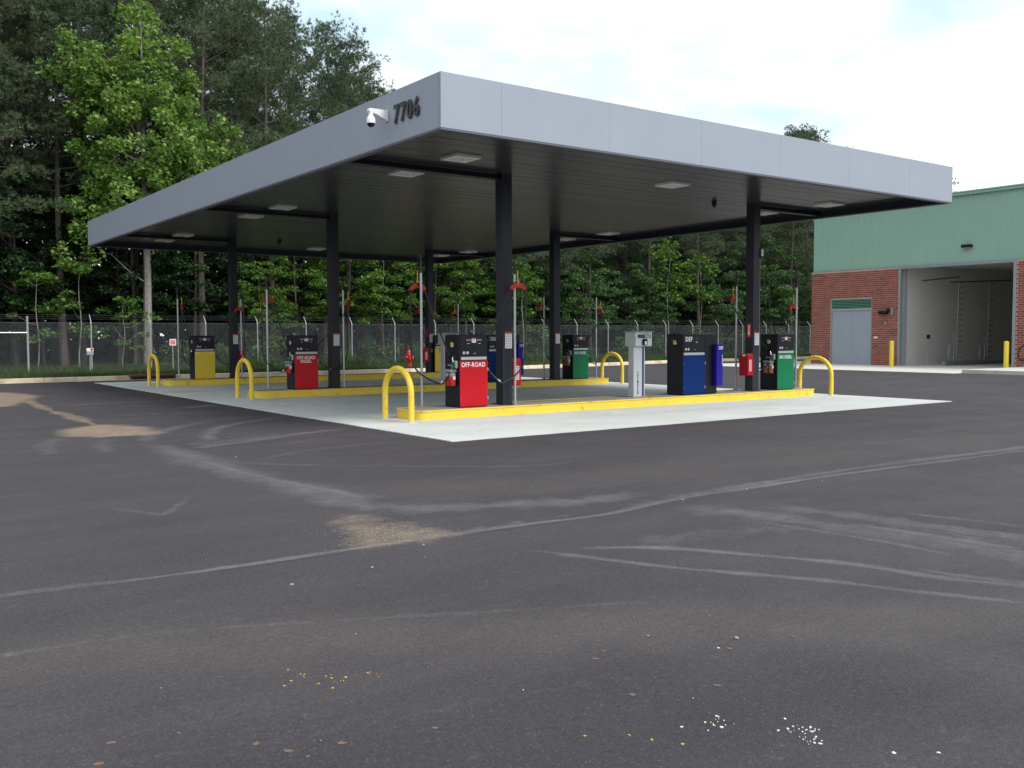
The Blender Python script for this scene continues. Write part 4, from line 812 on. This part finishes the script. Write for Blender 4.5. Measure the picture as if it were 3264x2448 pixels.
# apron, bollards, raised walk
o = MB().box(37.4, BX+13.7, OY0-1.2, 36.2, -.1, .010).build('apron','apron_concrete'); tag(o,'pale concrete apron in front of the brick building',kind='structure')
MB().box(38.0, BX-.012, 12, OY0-1.205, -.1, .15).build('raised_walk','apron_concrete'); tag(bpy.data.objects['raised_walk'],'raised concrete walk beside the apron',kind='structure')
def bollard(x, y, lab):
    t = thing('bollard', lab, 'bollard', (x, y, .008), group='yellow bollards at the bay opening'); MB().lathe([(.105,0),(.105,1.22),(.10,1.25),(.07,1.275),(.02,1.285)],20).build('sleeve','bollard',t,True); MB().lathe([(.13,0),(.13,.008)],20).build('base_ring','pad_concrete',t)
bollard(42.5, 26.87, 'yellow bollard beside the jamb next to the grey double door'); bollard(42.5, 21.30, 'yellow bollard at the raised walk corner of the open bay')
t = thing('hose_stand', 'grey steel hose stand by the brick at the bay jamb', 'hose stand', (43.6, 21.0, .15)); MB().tube([(0,0,0),(0,0,1.0)],.025,8).build('post','pipe_steel',t,True); MB().box(-.1,.1,-.1,.1,0,.012).build('foot_plate','pipe_steel',t)
MB().tube(crom([(0,0,.95),(-.02,.2,.85),(-.02,.3,.6),(-.02,.28,.35),(-.02,.1,.28),(-.02,-.15,.3),(-.02,-.3,.6),(-.02,-.2,.85),(0,0,.95)],5),.03,8).build('coiled_hose','rubber',t,True)

# ------------------------------------------------------------------ verge items
t = thing('fire_hydrant', 'red fire hydrant on the verge behind the kerb', 'hydrant', (22.1, 38.45, .15)); t.scale = (1.25,1.25,1.25)
MB().lathe([(.13,0),(.13,.04),(.09,.05),(.085,.40),(.11,.42),(.11,.46),(.10,.48),(.095,.53),(.07,.60),(.03,.63),(.03,.67),(.012,.68)],16).build('barrel','hydrant',t,True)
for s in (-1,1): MB().lathe([(.05,0),(.05,s*.11),(.06,s*.115),(.06,s*.16),(.02,s*.18)],12,(0,0,.36),'X').build('outlet','hydrant',t,True)
MB().lathe([(.07,0),(.07,-.12),(.085,-.125),(.085,-.17),(.02,-.19)],12,(0,0,.32),'Y').build('pumper_outlet','hydrant',t,True)
def post_sign(x, y, lab, w_, h_, top, box=False):
    t = thing('marker_sign', lab, 'sign', (x, y, .15)); MB().tube([(0,0,0),(0,0,top)],.022,8).build('post','galv_dull',t,True); MB().box(-w_/2,w_/2,-.035,-.022,top-h_,top).build('plate','label_white',t)
    for q in range(3): MB().box(-w_*.4 if not box else .02,w_*.4,-.038,-.035,top-h_*.28-q*h_*.24-.02,top-h_*.28-q*h_*.24+.025).build('print_line','label_red',t)
    if box: MB().bbox(-w_/2,w_/2,-.05,.05,top-h_-.16,top-h_-.01,.01).build('box','galv_dull',t)
post_sign(9.0, 41.6, 'small white and red marker with a grey box on a thin post', .26, .13, 1.0, True); post_sign(12.2, 41.2, 'white sign with red print on a thin post by the fence', .27, .27, 1.35)
t = thing('storm_inlet', 'rusty storm drain inlet set in the kerb', 'drain', (10.25, 37.22, .0)); MB().box(-.78,.78,-.10,-.02,.012,.10).build('opening','painted_shade',t); MB().bbox(-.85,.85,-.12,.42,.125,.185,.01).build('cover','rusty',t);  # solid block coloured near black as the shade inside the drain mouth
for s in (-.82,.78): MB().box(s,s+.04,-.11,-.0,.012,.124).build('side','rusty',t)

# ------------------------------------------------------------------ chain-link fence
fe = thing('chain_link_fence', 'tall chain-link fence with barbed wire arms along the wood', 'fence', (0, FY, FZ)); FHt = 2.05
post_m = MB().tube([(0,0,-.1),(0,0,FHt)],.032,8).mesh_ns('post', True); post_m.materials.append(MT['galv_dull'])
arm_m = MB().tube([(0,0,FHt-.02),(0,.03,FHt+.06),(0,.27,FHt+.33)],[.028,.022,.018],6).mesh_ns('arm', True); arm_m.materials.append(MT['galv_dull'])
cap_m = MB().lathe([(.036,FHt-.05),(.038,FHt),(.02,FHt+.03)],8).mesh_ns('cap', True); cap_m.materials.append(MT['galv_dull'])
T0 = 6.95; pxs = [T0+2.42*k for k in range(0, 25)]
for k, x in enumerate(pxs):
    o = link('post', post_m, None, fe, (x,0,0)); 
    if k == 0: o.scale = (1.4,1.4,1.12)
    else: link('arm', arm_m, None, o); link('cap', cap_m, None, o)
lx = [T0-3.0*k for k in range(1, 9)]
for x in lx: o = link('post', post_m, None, fe, (x,0,0)); link('arm', arm_m, None, o)
def mesh_panel(L, name):
    m = MB(); p = .062; H = FHt-.03; r = .0021; vs = []; fs = []
    def wire(a, b, off):
        d = (Vector(b)-Vector(a)).normalized(); u = Vector((0,1,0)); v = d.cross(u); o = len(vs)
        for q in (a, b):
            for k in range(3): an = 2*math.pi*k/3; vs.append(tuple(Vector(q)+Vector((0,off,0))+(u*math.cos(an)+v*math.sin(an))*r))
        for k in range(3): fs.append((o+k, o+(k+1)%3, o+3+(k+1)%3, o+3+k))
    n = int((L+H)/p)
    for k in range(n):
        c = k*p
        a0, b0 = max(0, c-H), min(L, c)                       # rising to the left
        if b0 > a0: wire((a0,0,c-a0+.03),(b0,0,c-b0+.03),.003); wire((L-a0,0,c-a0+.03),(L-b0,0,c-b0+.03),-.003)
    me = bpy.data.meshes.new(name); me.from_pydata(vs, [], fs); me.materials.append(MT['wire']); me.update(); return me
pm1, pm2 = mesh_panel(2.42, 'wire_mesh'), mesh_panel(3.0, 'wire_mesh')
for x in pxs[:-1]: o = link('wire_mesh', pm1, None, fe, (x,0,0)); o['kind'] = 'stuff'
for x in lx: o = link('wire_mesh', pm2, None, fe, (x,0,0)); o['kind'] = 'stuff'
xa, xb = lx[-1], pxs[-1]
for k in range(3): MB().tube([(xa,.11+.075*k,FHt+.14+.085*k),(xb,.11+.075*k,FHt+.14+.085*k)],.006,4).build('barbed_wire','dark_wire',fe)
for z in (.05, FHt-.02): MB().tube([(xa,0,z),(xb,0,z)],.005,4).build('tension_wire','wire',fe)
MB().tube([(T0-3.0,-.01,1.62),(T0,-.01,1.62)],.026,8).build('brace_rail','galv',fe,True); MB().tube([(T0-3.0,-.01,.3),(T0,-.01,1.6)],.008,6).build('brace_rod','dark_wire',fe)

# ------------------------------------------------------------------ vegetation
def leaf_quads(C, rs, size, up=0.5, asp=0.75, cup=0.15):
    n = len(C); nrm = rs.normal(size=(n,3)); nrm[:,2] = np.abs(nrm[:,2])+up; nrm /= np.linalg.norm(nrm,axis=1,keepdims=True)
    a = rs.normal(size=(n,3)); a -= nrm*np.sum(a*nrm,1,keepdims=True); a /= np.linalg.norm(a,axis=1,keepdims=True)+1e-9; b = np.cross(nrm,a)
    s = size*rs.uniform(.65,1.35,size=(n,1)); L = a*s; Wd = b*s*asp*.5
    V = np.stack([C-L*.5, C-Wd+nrm*s*cup*.5, C+L*.5-nrm*s*cup, C+Wd+nrm*s*cup*.5],1).reshape(-1,3); F = np.arange(4*n).reshape(n,4); return V, F
def tubes_np(segs):
    m = MB()
    for pts, rr, n in segs: m.tube(pts, rr, n, caps=False)
    return m
def pine(seed, h, base_frac, spread, tufts=1.0, round_top=False):
    rs = np.random.RandomState(seed); r = random.Random(seed); segs = []
    lean = (r.uniform(-.4,.4), r.uniform(-.4,.4)); zs = np.linspace(0,1,9)
    tr = [(lean[0]*z*z+.06*math.sin(z*7+seed), lean[1]*z*z+.06*math.cos(z*6+seed), z*h) for z in zs]; r0 = h*.0086
    segs.append((tr, [r0*(1.12-.98*z) for z in zs], 8))
    def tp(z): return np.array([np.interp(z, zs, [t[k] for t in tr]) for k in range(3)])
    cl = []; nb = int(66*tufts)
    for i in range(nb):
        t = (i+r.random())/nb; zf = base_frac+(1-base_frac)*t; p0 = tp(zf); az = i*2.399+r.uniform(-.5,.5)
        Lb = spread*((math.sqrt(max(0.0, 1-t**3))*.80+.22) if round_top else ((1-t)**.55*.95+.16))*r.uniform(.55,1.15)*(0.6+.4*min(1,t*6)); el = -.12+.75*t+r.uniform(-.15,.2)
        d = np.array([math.cos(az)*math.cos(el), math.sin(az)*math.cos(el), math.sin(el)]); pts = [p0+d*Lb*q+np.array([0,0,.18*Lb*q*q]) for q in (0,.5,1)]
        segs.append(([tuple(p) for p in pts], [.035*(1.2-t), .024*(1.2-t), .008], 4))
        for s in range(int(3+Lb*1.9)):
            q = r.uniform(.35,1.05); c = p0+d*Lb*q+np.array([0,0,.18*Lb*q*q]); side = np.cross(d,[0,0,1]); c = c+side*r.uniform(-.45,.45)*Lb*.45+np.array([0,0,r.uniform(-.12,.25)])
            cl.append((c, r.uniform(.36,.66)))
    for i in range(10):                                      # dead stubs under the crown
        zf = r.uniform(.12, base_frac); p0 = tp(zf); az = r.uniform(0,6.28); Ls = r.uniform(.3,1.5); segs.append(([tuple(p0), tuple(p0+np.array([math.cos(az)*Ls, math.sin(az)*Ls, r.uniform(-.2,.3)]))], [.016,.005], 3))
    C = []; DR = []
    for c, rad in cl:
        k = int(r.uniform(8,14)); u_ = rs.normal(size=(k,3)); u_[:,2] = np.abs(u_[:,2])*.9-.15; u_ /= np.linalg.norm(u_,axis=1,keepdims=True); C.append(c+u_*rad*rs.uniform(.45,1,size=(k,1))*np.array([1,1,.75])); DR.append(u_)
    C = np.concatenate(C); DR = np.concatenate(DR); nB = 13; n = len(C); Cc = np.repeat(C, nB, 0)
    D = rs.normal(size=(n*nB,3))*.75+np.repeat(DR, nB, 0)*1.0; D[:,2] += .35; D /= np.linalg.norm(D,axis=1,keepdims=True); sd = np.cross(D, rs.normal(size=(n*nB,3))); sd /= np.linalg.norm(sd,axis=1,keepdims=True)+1e-9
    L = rs.uniform(.15,.27,size=(n*nB,1)); wd = .0125
    V = np.stack([Cc-sd*wd, Cc+sd*wd, Cc+D*L],1).reshape(-1,3); F = np.arange(3*n*nB).reshape(-1,3)
    return tubes_np(segs).mesh_ns('trunk', True), np_mesh('crown', V, F)
def broadleaf(seed, h, cb, width, nclump, nleaf, lsize, shape='oval', flat=.5, trunk_r=None, lobes=None):
    rs = np.random.RandomState(seed); r = random.Random(seed); segs = []; zs = np.linspace(0,1,8); bend = (r.uniform(-.5,.5), r.uniform(-.5,.5))
    th = h*.93; tr = [(bend[0]*z*z*h*.06+.05*math.sin(z*9+seed), bend[1]*z*z*h*.06+.05*math.cos(z*8+seed), z*th) for z in zs]; r0 = trunk_r or h*.0095
    segs.append((tr, [r0*(1.1-1.02*z)+.006 for z in zs], 8))
    def tp(z): return np.array([np.interp(z, zs, [t[k] for t in tr]) for k in range(3)])
    C = []
    for i in range(nclump):
        t = r.random(); z = cb+(h-cb)*t
        if shape == 'cone': prof = max(.10, (1-t)**.72*(1 if t > .12 else .55+t*3.7)*(.88+.24*math.sin(t*11+1)))
        elif shape == 'oval': prof = math.sqrt(max(.03, 1-(2*t-.85)**2*.85))
        else: prof = .55+.45*math.sin(t*3.1)
        az = r.uniform(0,6.28); rad = width*.5*prof*math.sqrt(r.uniform(.10,1) if shape != 'cone' else r.uniform(.30,1)); c = np.array([math.cos(az)*rad, math.sin(az)*rad, z-.12*rad]); c[:2] += tp(min(1,z/th))[:2]
        if lobes:                                            # crown made of uneven lobes: (sideways, height, radius, half height)
            u_, lz, rx, rz2 = r.choices(lobes, [a[2]**1.6*a[3] for a in lobes])[0]; q_ = rs.normal(size=3); q_ /= np.linalg.norm(q_); q_ *= r.uniform(.30,1)**.5
            c = np.array([.809*u_+q_[0]*rx, -.588*u_+q_[1]*rx, lz+q_[2]*rz2]); c[:2] += tp(min(1,c[2]/th))[:2]; z = c[2]; rad = math.hypot(c[0], c[1])
        zb = max(cb*.55/th, min(.97, (z-rad*.55)/th)); p0 = tp(zb); mid_ = p0*.5+c*.5+np.array([0,0,.12*rad])
        if r.random() < (.22 if nclump > 150 else .45):
            w1 = np.array([r.uniform(-.12,.12), r.uniform(-.12,.12), r.uniform(-.1,.15)])*rad; q1 = p0*.72+c*.28+w1*.6-np.array([0,0,.05*rad]); q2 = mid_*.6+c*.4+w1
            segs.append(([tuple(p0), tuple(q1), tuple(q2), tuple(c)], [max(.010,.013*rad), max(.008,.010*rad), .007, .003], 4))
        cr_ = r.uniform(.38,.72)*(.6+.08*width*.8)*(.72 if shape == 'cone' else 1); k = int(nleaf*r.uniform(.6,1.35)); u = rs.normal(size=(k,3)); u /= np.linalg.norm(u,axis=1,keepdims=True); u *= (rs.uniform(.15,1,size=(k,1)))**.5
        q = c+u*np.array([cr_, cr_, cr_*flat]); q[:,2] -= .25*((q[:,0]-c[0])**2+(q[:,1]-c[1])**2)/max(cr_,.1); C.append(q)
    C = np.concatenate(C); V, F = leaf_quads(C, rs, lsize, up=.6)
    return tubes_np(segs).mesh_ns('trunk', True), np_mesh('crown', V, F)
def mk_tree(name, lab, cat, tm, cm, bark, leaf, loc, rz=0, s=1.0, group=None):
    t = thing(name, lab, cat, loc, rz, group); t.scale = (s,s,s)
    if not tm.materials: tm.materials.append(MT[bark])
    if not cm.materials: cm.materials.append(MT[leaf])
    link('trunk', tm, None, t); link('crown', cm, None, t); return t
PV = [pine(11, 20, .36, 3.9), pine(12, 20, .42, 3.5), pine(13, 20, .30, 4.2), pine(14, 20, .46, 3.0, 1.0, True), pine(15, 20, .27, 3.8), pine(16, 20, .70, 2.9, 1.7, True)]
rp = random.Random(21)
def tree_h(x):                                              # height of the wood along its edge
    return float(np.interp(x, [-10, 6, 14, 19, 24, 29, 36, 45, 60, 80], [23, 22.5, 21.5, 20, 17.2, 14.8, 14.2, 15.2, 16.0, 15]))
n = 0
for row, (y0, y1, sp) in enumerate(((45.6, 48.5, 3.6), (49.5, 53, 3.2), (54.5, 59, 3.2), (61, 66, 3.4))):
    x = -8+row*1.1
    while x < 70+row*4:
        xx = x+rp.uniform(-.9,.9); yy = rp.uniform(y0,y1); h = tree_h(xx*(46/yy))*rp.uniform(.84,1.0)*(1+.012*(yy-46)); k = rp.randrange(5)
        if not (row == 0 and 9.5 < xx < 15.5):
            mk_tree('pine_tree', 'tall dark green pine standing in the wood behind the chain-link fence', 'tree', *PV[k], 'bark', 'needle', (xx, yy, .16), rp.uniform(0,6.28), h/20, 'pines in the wood behind the fence'); n += 1
        x += sp*rp.uniform(.75,1.25)
# the lone pine that shows above the canopy and building
mk_tree('pine_tree', 'tall pine whose round top shows above the canopy fascia near the green building', 'tree', *PV[5], 'bark', 'needle', (66.3, 50.6, .16), 1.0, .875)
# bright sweetgum
tm, cm = broadleaf(31, 16.8, 4.6, 9.6, 400, 80, .19, 'cone', .85, .19, [(0,15.2,.95,1.6),(.4,13.3,2.1,2.0),(-2.7,13.2,1.35,1.6),(-1.2,12.2,1.6,1.6),(-.5,10.6,2.9,2.3),(2.1,11.6,1.5,1.5),(3.2,10.6,1.4,1.2),(1.6,9.0,1.9,1.6),(-.3,8.0,2.4,1.5),(-2.3,7.2,1.4,1.1),(-3.0,5.6,.9,.6),(1.2,6.0,1.3,.7)])
mk_tree('sweetgum_tree', 'large bright green broadleaf tree in front of the dark pines by the fence', 'tree', tm, cm, 'bark_pale', 'leaf_gum', (12.4, 45.6, .16), .6)
# understorey broadleaf trees
BV = [broadleaf(41, 7, 2.2, 4.6, 60, 95, .15, 'wide', .34), broadleaf(42, 8.5, 2.4, 5.0, 70, 95, .15, 'oval', .42), broadleaf(43, 6, 1.5, 4.2, 55, 90, .14, 'wide', .3), broadleaf(44, 11, 3.0, 5.6, 95, 95, .16, 'oval', .5)]
BD = [tuple((a.copy(), b.copy())) for a, b in BV]; BM = [tuple((a.copy(), b.copy())) for a, b in BV]
bright = [(17.6,44.9,2,.85,.3),(22.4,45.2,0,1.0,1.2),(24.6,45.6,1,.95,2.2),(28.0,45.9,1,1.0,.4),(30.4,46.4,0,1.1,3.1),(26.4,47.2,3,.9,5.0),(20.0,46.3,0,.9,4.0),(33.4,46.2,2,1.0,1.9)]
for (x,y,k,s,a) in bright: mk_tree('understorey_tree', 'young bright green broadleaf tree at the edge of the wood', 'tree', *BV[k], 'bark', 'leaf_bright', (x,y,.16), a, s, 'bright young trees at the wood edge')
r2 = random.Random(77)
for x in np.arange(33, 66, 2.5):
    mk_tree('understorey_tree', 'mid green broadleaf tree at the edge of the wood by the building', 'tree', *BM[r2.randrange(4)], 'bark', 'leaf_mid', (x+r2.uniform(-1,1), r2.uniform(45.2,48.5), .16), r2.uniform(0,6.28), r2.uniform(.75,1.1), 'mid green trees at the wood edge')
for x in np.arange(-8, 74, 2.6):
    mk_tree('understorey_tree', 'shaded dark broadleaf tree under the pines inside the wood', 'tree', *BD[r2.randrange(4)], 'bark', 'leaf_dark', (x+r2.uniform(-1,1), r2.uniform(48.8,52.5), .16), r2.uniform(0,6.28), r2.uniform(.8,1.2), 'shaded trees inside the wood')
for x in np.arange(-8, 80, 3.0):
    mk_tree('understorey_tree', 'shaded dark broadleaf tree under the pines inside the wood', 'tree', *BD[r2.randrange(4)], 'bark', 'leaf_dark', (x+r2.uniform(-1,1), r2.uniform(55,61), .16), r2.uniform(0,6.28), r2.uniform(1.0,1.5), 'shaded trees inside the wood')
SV = [broadleaf(51, 4.2, 1.3, 2.0, 16, 45, .15, 'wide', .3, .022), broadleaf(52, 5.2, 2.6, 1.8, 16, 60, .15, 'oval', .7, .028), broadleaf(53, 3.0, .8, 2.4, 16, 40, .14, 'wide', .25, .02)]
for (x,y,k,s,lab) in ((7.6,44.6,0,1.0,'thin sapling with sparse leaves behind the braced fence corner'),(9.3,44.8,0,1.15,'slender crooked sapling with light layered leaves behind the fence'),(11.0,44.4,2,1.1,'low leafy sapling behind the fence beside the marker post'),(33.0,44.3,1,1.1,'pale stemmed sapling with a leafy top rising behind the fence by the BIO DIESEL pump'),(45.0,44.6,1,1.5,'slim sapling rising behind the fence beyond the DEF pump'),(48.4,44.8,1,1.35,'slim leafy sapling rising behind the fence near the arrow sign column')):
    mk_tree('sapling', lab, 'sapling', *SV[k], 'bark_pale', 'leaf_bright' if x < 40 else 'leaf_mid', (x,y,.16), x, s)
HV = [broadleaf(61, 1.6, .15, 2.2, 26, 60, .12, 'oval', .6, .02), broadleaf(62, 1.2, .1, 2.6, 24, 60, .11, 'wide', .5, .02)]
for x in np.arange(14, 64, 2.3): mk_tree('shrub', 'low green shrub growing behind the chain-link fence', 'shrub', *HV[r2.randrange(2)], 'bark', 'leaf_mid', (x+r2.uniform(-.8,.8), r2.uniform(44.0,46.5), .14), r2.uniform(0,6.28), r2.uniform(.7,1.3), 'shrubs behind the fence')
for x in np.arange(-8, 36, 2.9):
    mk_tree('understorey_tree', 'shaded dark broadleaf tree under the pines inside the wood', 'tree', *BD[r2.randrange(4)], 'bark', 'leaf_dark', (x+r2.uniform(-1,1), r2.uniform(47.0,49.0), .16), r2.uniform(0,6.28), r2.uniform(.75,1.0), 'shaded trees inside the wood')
# the deep wood behind
mk_tree('slender_tree', 'tree behind the green building whose few top leaves show above the canopy', 'tree', *BM[3], 'bark', 'leaf_mid', (64.2, 38.4, .16), 2.0, 1.225)
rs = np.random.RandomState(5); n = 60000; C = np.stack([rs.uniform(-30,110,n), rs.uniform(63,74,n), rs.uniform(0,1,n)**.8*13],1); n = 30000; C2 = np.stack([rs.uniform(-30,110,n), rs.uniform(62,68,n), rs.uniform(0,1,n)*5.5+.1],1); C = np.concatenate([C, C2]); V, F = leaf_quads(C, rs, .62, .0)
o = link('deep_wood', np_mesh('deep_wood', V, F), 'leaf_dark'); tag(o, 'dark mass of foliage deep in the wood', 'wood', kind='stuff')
# grass
def blades(n, xr, yf, hgt, wd, seed):
    rs = np.random.RandomState(seed); x = rs.uniform(*xr, n); y = yf(x, rs); z = np.full(n, .15); a = rs.uniform(0,6.28,n); H = hgt(x, y, rs); ln = rs.uniform(-.5,.5,(n,2))*H[:,None]
    P = np.stack([x,y,z],1); s = np.stack([np.cos(a),np.sin(a),0*a],1)*wd; T = np.stack([x+ln[:,0], y+ln[:,1], z+H],1)
    V = np.stack([P-s,P+s,T],1).reshape(-1,3); return V, np.arange(3*n).reshape(-1,3)
kx = np.array([a for a,_ in KERB]); ky = np.array([b for _,b in KERB])
V1, F1 = blades(90000, (-10,66), lambda x, r: np.interp(x,kx,ky)+.22+(r.uniform(0,1,len(x))**1.3)*(FY+.4-np.interp(x,kx,ky)), lambda x,y,r: r.uniform(.06,.17,len(x))*(1+.7*(y>FY-1)), .012, 1)
o = link('verge_grass', np_mesh('verge_grass', V1, F1), 'grass_blade'); tag(o, 'short green grass on the verge', 'grass', kind='stuff')
V1, F1 = blades(26000, (13,35), lambda x, r: FY+.6-(r.uniform(0,1,len(x))**1.6)*3.2, lambda x,y,r: r.uniform(.15,.75,len(x))*np.clip(.45+.55*np.sin(x*1.3)+.2*np.sin(x*3.7),.2,1), .014, 2)
o = link('tall_weeds', np_mesh('tall_weeds', V1, F1), 'grass_blade'); tag(o, 'tall weeds along the foot of the fence', 'weeds', kind='stuff')
V1, F1 = blades(30000, (-10,66), lambda x, r: FY+.5+r.uniform(0,1,len(x))*3, lambda x,y,r: r.uniform(.08,.4,len(x)), .014, 3)
o = link('wood_edge_grass', np_mesh('wood_edge_grass', V1, F1), 'grass_blade'); tag(o, 'rough grass under the first trees', 'grass', kind='stuff')

# ------------------------------------------------------------------ litter on the asphalt
def splats(name, pts, mat, smin, smax, seed, lab, cnt=1, jit=.0):
    r = random.Random(seed); m = MB()
    for (x, y) in pts:
        for q in range(cnt):
            cx, cy = x+r.uniform(-jit,jit), y+r.uniform(-jit,jit); s = r.uniform(smin,smax); n = 9; a0 = r.uniform(0,6.28); el = r.uniform(.4,1)
            P = []
            for k in range(n):
                a = 2*math.pi*k/n; rr = s*r.uniform(.6,1.25); u, v = rr*math.cos(a), rr*el*math.sin(a); P.append((cx+u*math.cos(a0)-v*math.sin(a0), cy+u*math.sin(a0)+v*math.cos(a0)))
            m.prism(P, .0005, .0035)
    o = m.build(name, mat); tag(o, lab, 'spatter', kind='stuff')
wp = [(3.04,2.71),(3.03,2.66),(2.96,2.65),(2.97,2.62),(2.84,2.72),(3.11,2.91),(3.13,2.46),(3.16,2.43),(3.21,2.42),(3.15,2.37),(3.24,2.37),(3.26,2.40),(3.16,2.28),(3.25,2.52),(2.90,2.63),(3.32,2.06),(3.46,1.96),(3.72,3.31)]
splats('white_spatter', wp, 'spatter_white', .002, .009, 1, 'white paint spatter on the asphalt'); splats('white_spatter', [(3.19,2.40),(3.24,2.38),(3.0,2.65),(3.16,2.33)], 'spatter_white', .001, .006, 2, 'fine white paint drops on the asphalt', 9, .05)
yp = [(1.80,4.33),(1.70,4.14),(1.75,4.18),(1.92,4.10),(1.98,4.07),(2.09,4.06),(1.84,4.07),(1.87,3.98),(2.32,4.64),(2.46,2.89),(2.61,2.79),(2.65,2.70),(2.72,2.60),(2.97,2.68),(2.56,3.44)]
splats('yellow_spatter', yp, 'spatter_yellow', .004, .010, 3, 'yellow paint spatter on the asphalt'); splats('yellow_spatter', [(1.95,4.08),(1.78,4.2),(2.08,4.05)], 'spatter_yellow', .001, .006, 4, 'fine yellow paint drops on the asphalt', 7, .07)
bp_ = [(1.64,3.41),(1.58,3.48),(1.44,3.47),(1.48,3.38),(0.81,3.79),(0.90,3.96),(2.01,3.32),(1.36,3.61),(3.76,3.27),(4.18,3.19),(3.10,3.56),(3.21,3.63),(3.31,2.95),(2.92,3.10)]
splats('clay_spots', bp_, 'spatter_brown', .010, .020, 5, 'small brown clay spots on the asphalt')
m = MB(); r = random.Random(9)
def pebble(x, y, s):
    b = bmesh.new(); bmesh.ops.create_icosphere(b, subdivisions=1, radius=s); 
    for v in b.verts: v.co = Vector((v.co.x*r.uniform(.7,1.3)+x, v.co.y*r.uniform(.7,1.2)+y, v.co.z*.7*r.uniform(.8,1.1)+s*.45))
    b.verts.index_update(); m.add([v.co for v in b.verts], [[v.index for v in f.verts] for f in b.faces]); b.free()
for (x,y) in ((3.08,5.90),(3.74,6.31),(4.49,12.46),(2.45,5.81),(3.56,3.66),(3.91,3.35),(8.92,6.46),(7.81,6.58),(6.80,6.52)): pebble(x,y,r.uniform(.010,.018))
for q in range(700): pebble(3.72+r.gauss(0,.22), 6.76+abs(r.gauss(0,.24))*1.3-.15, r.uniform(.0015,.005))
for q in range(90): pebble(r.uniform(1,13), r.uniform(3,11.5), r.uniform(.002,.005))
o = m.build('gravel','pebble'); tag(o,'loose gravel and small stones scattered on the asphalt','gravel',kind='stuff')
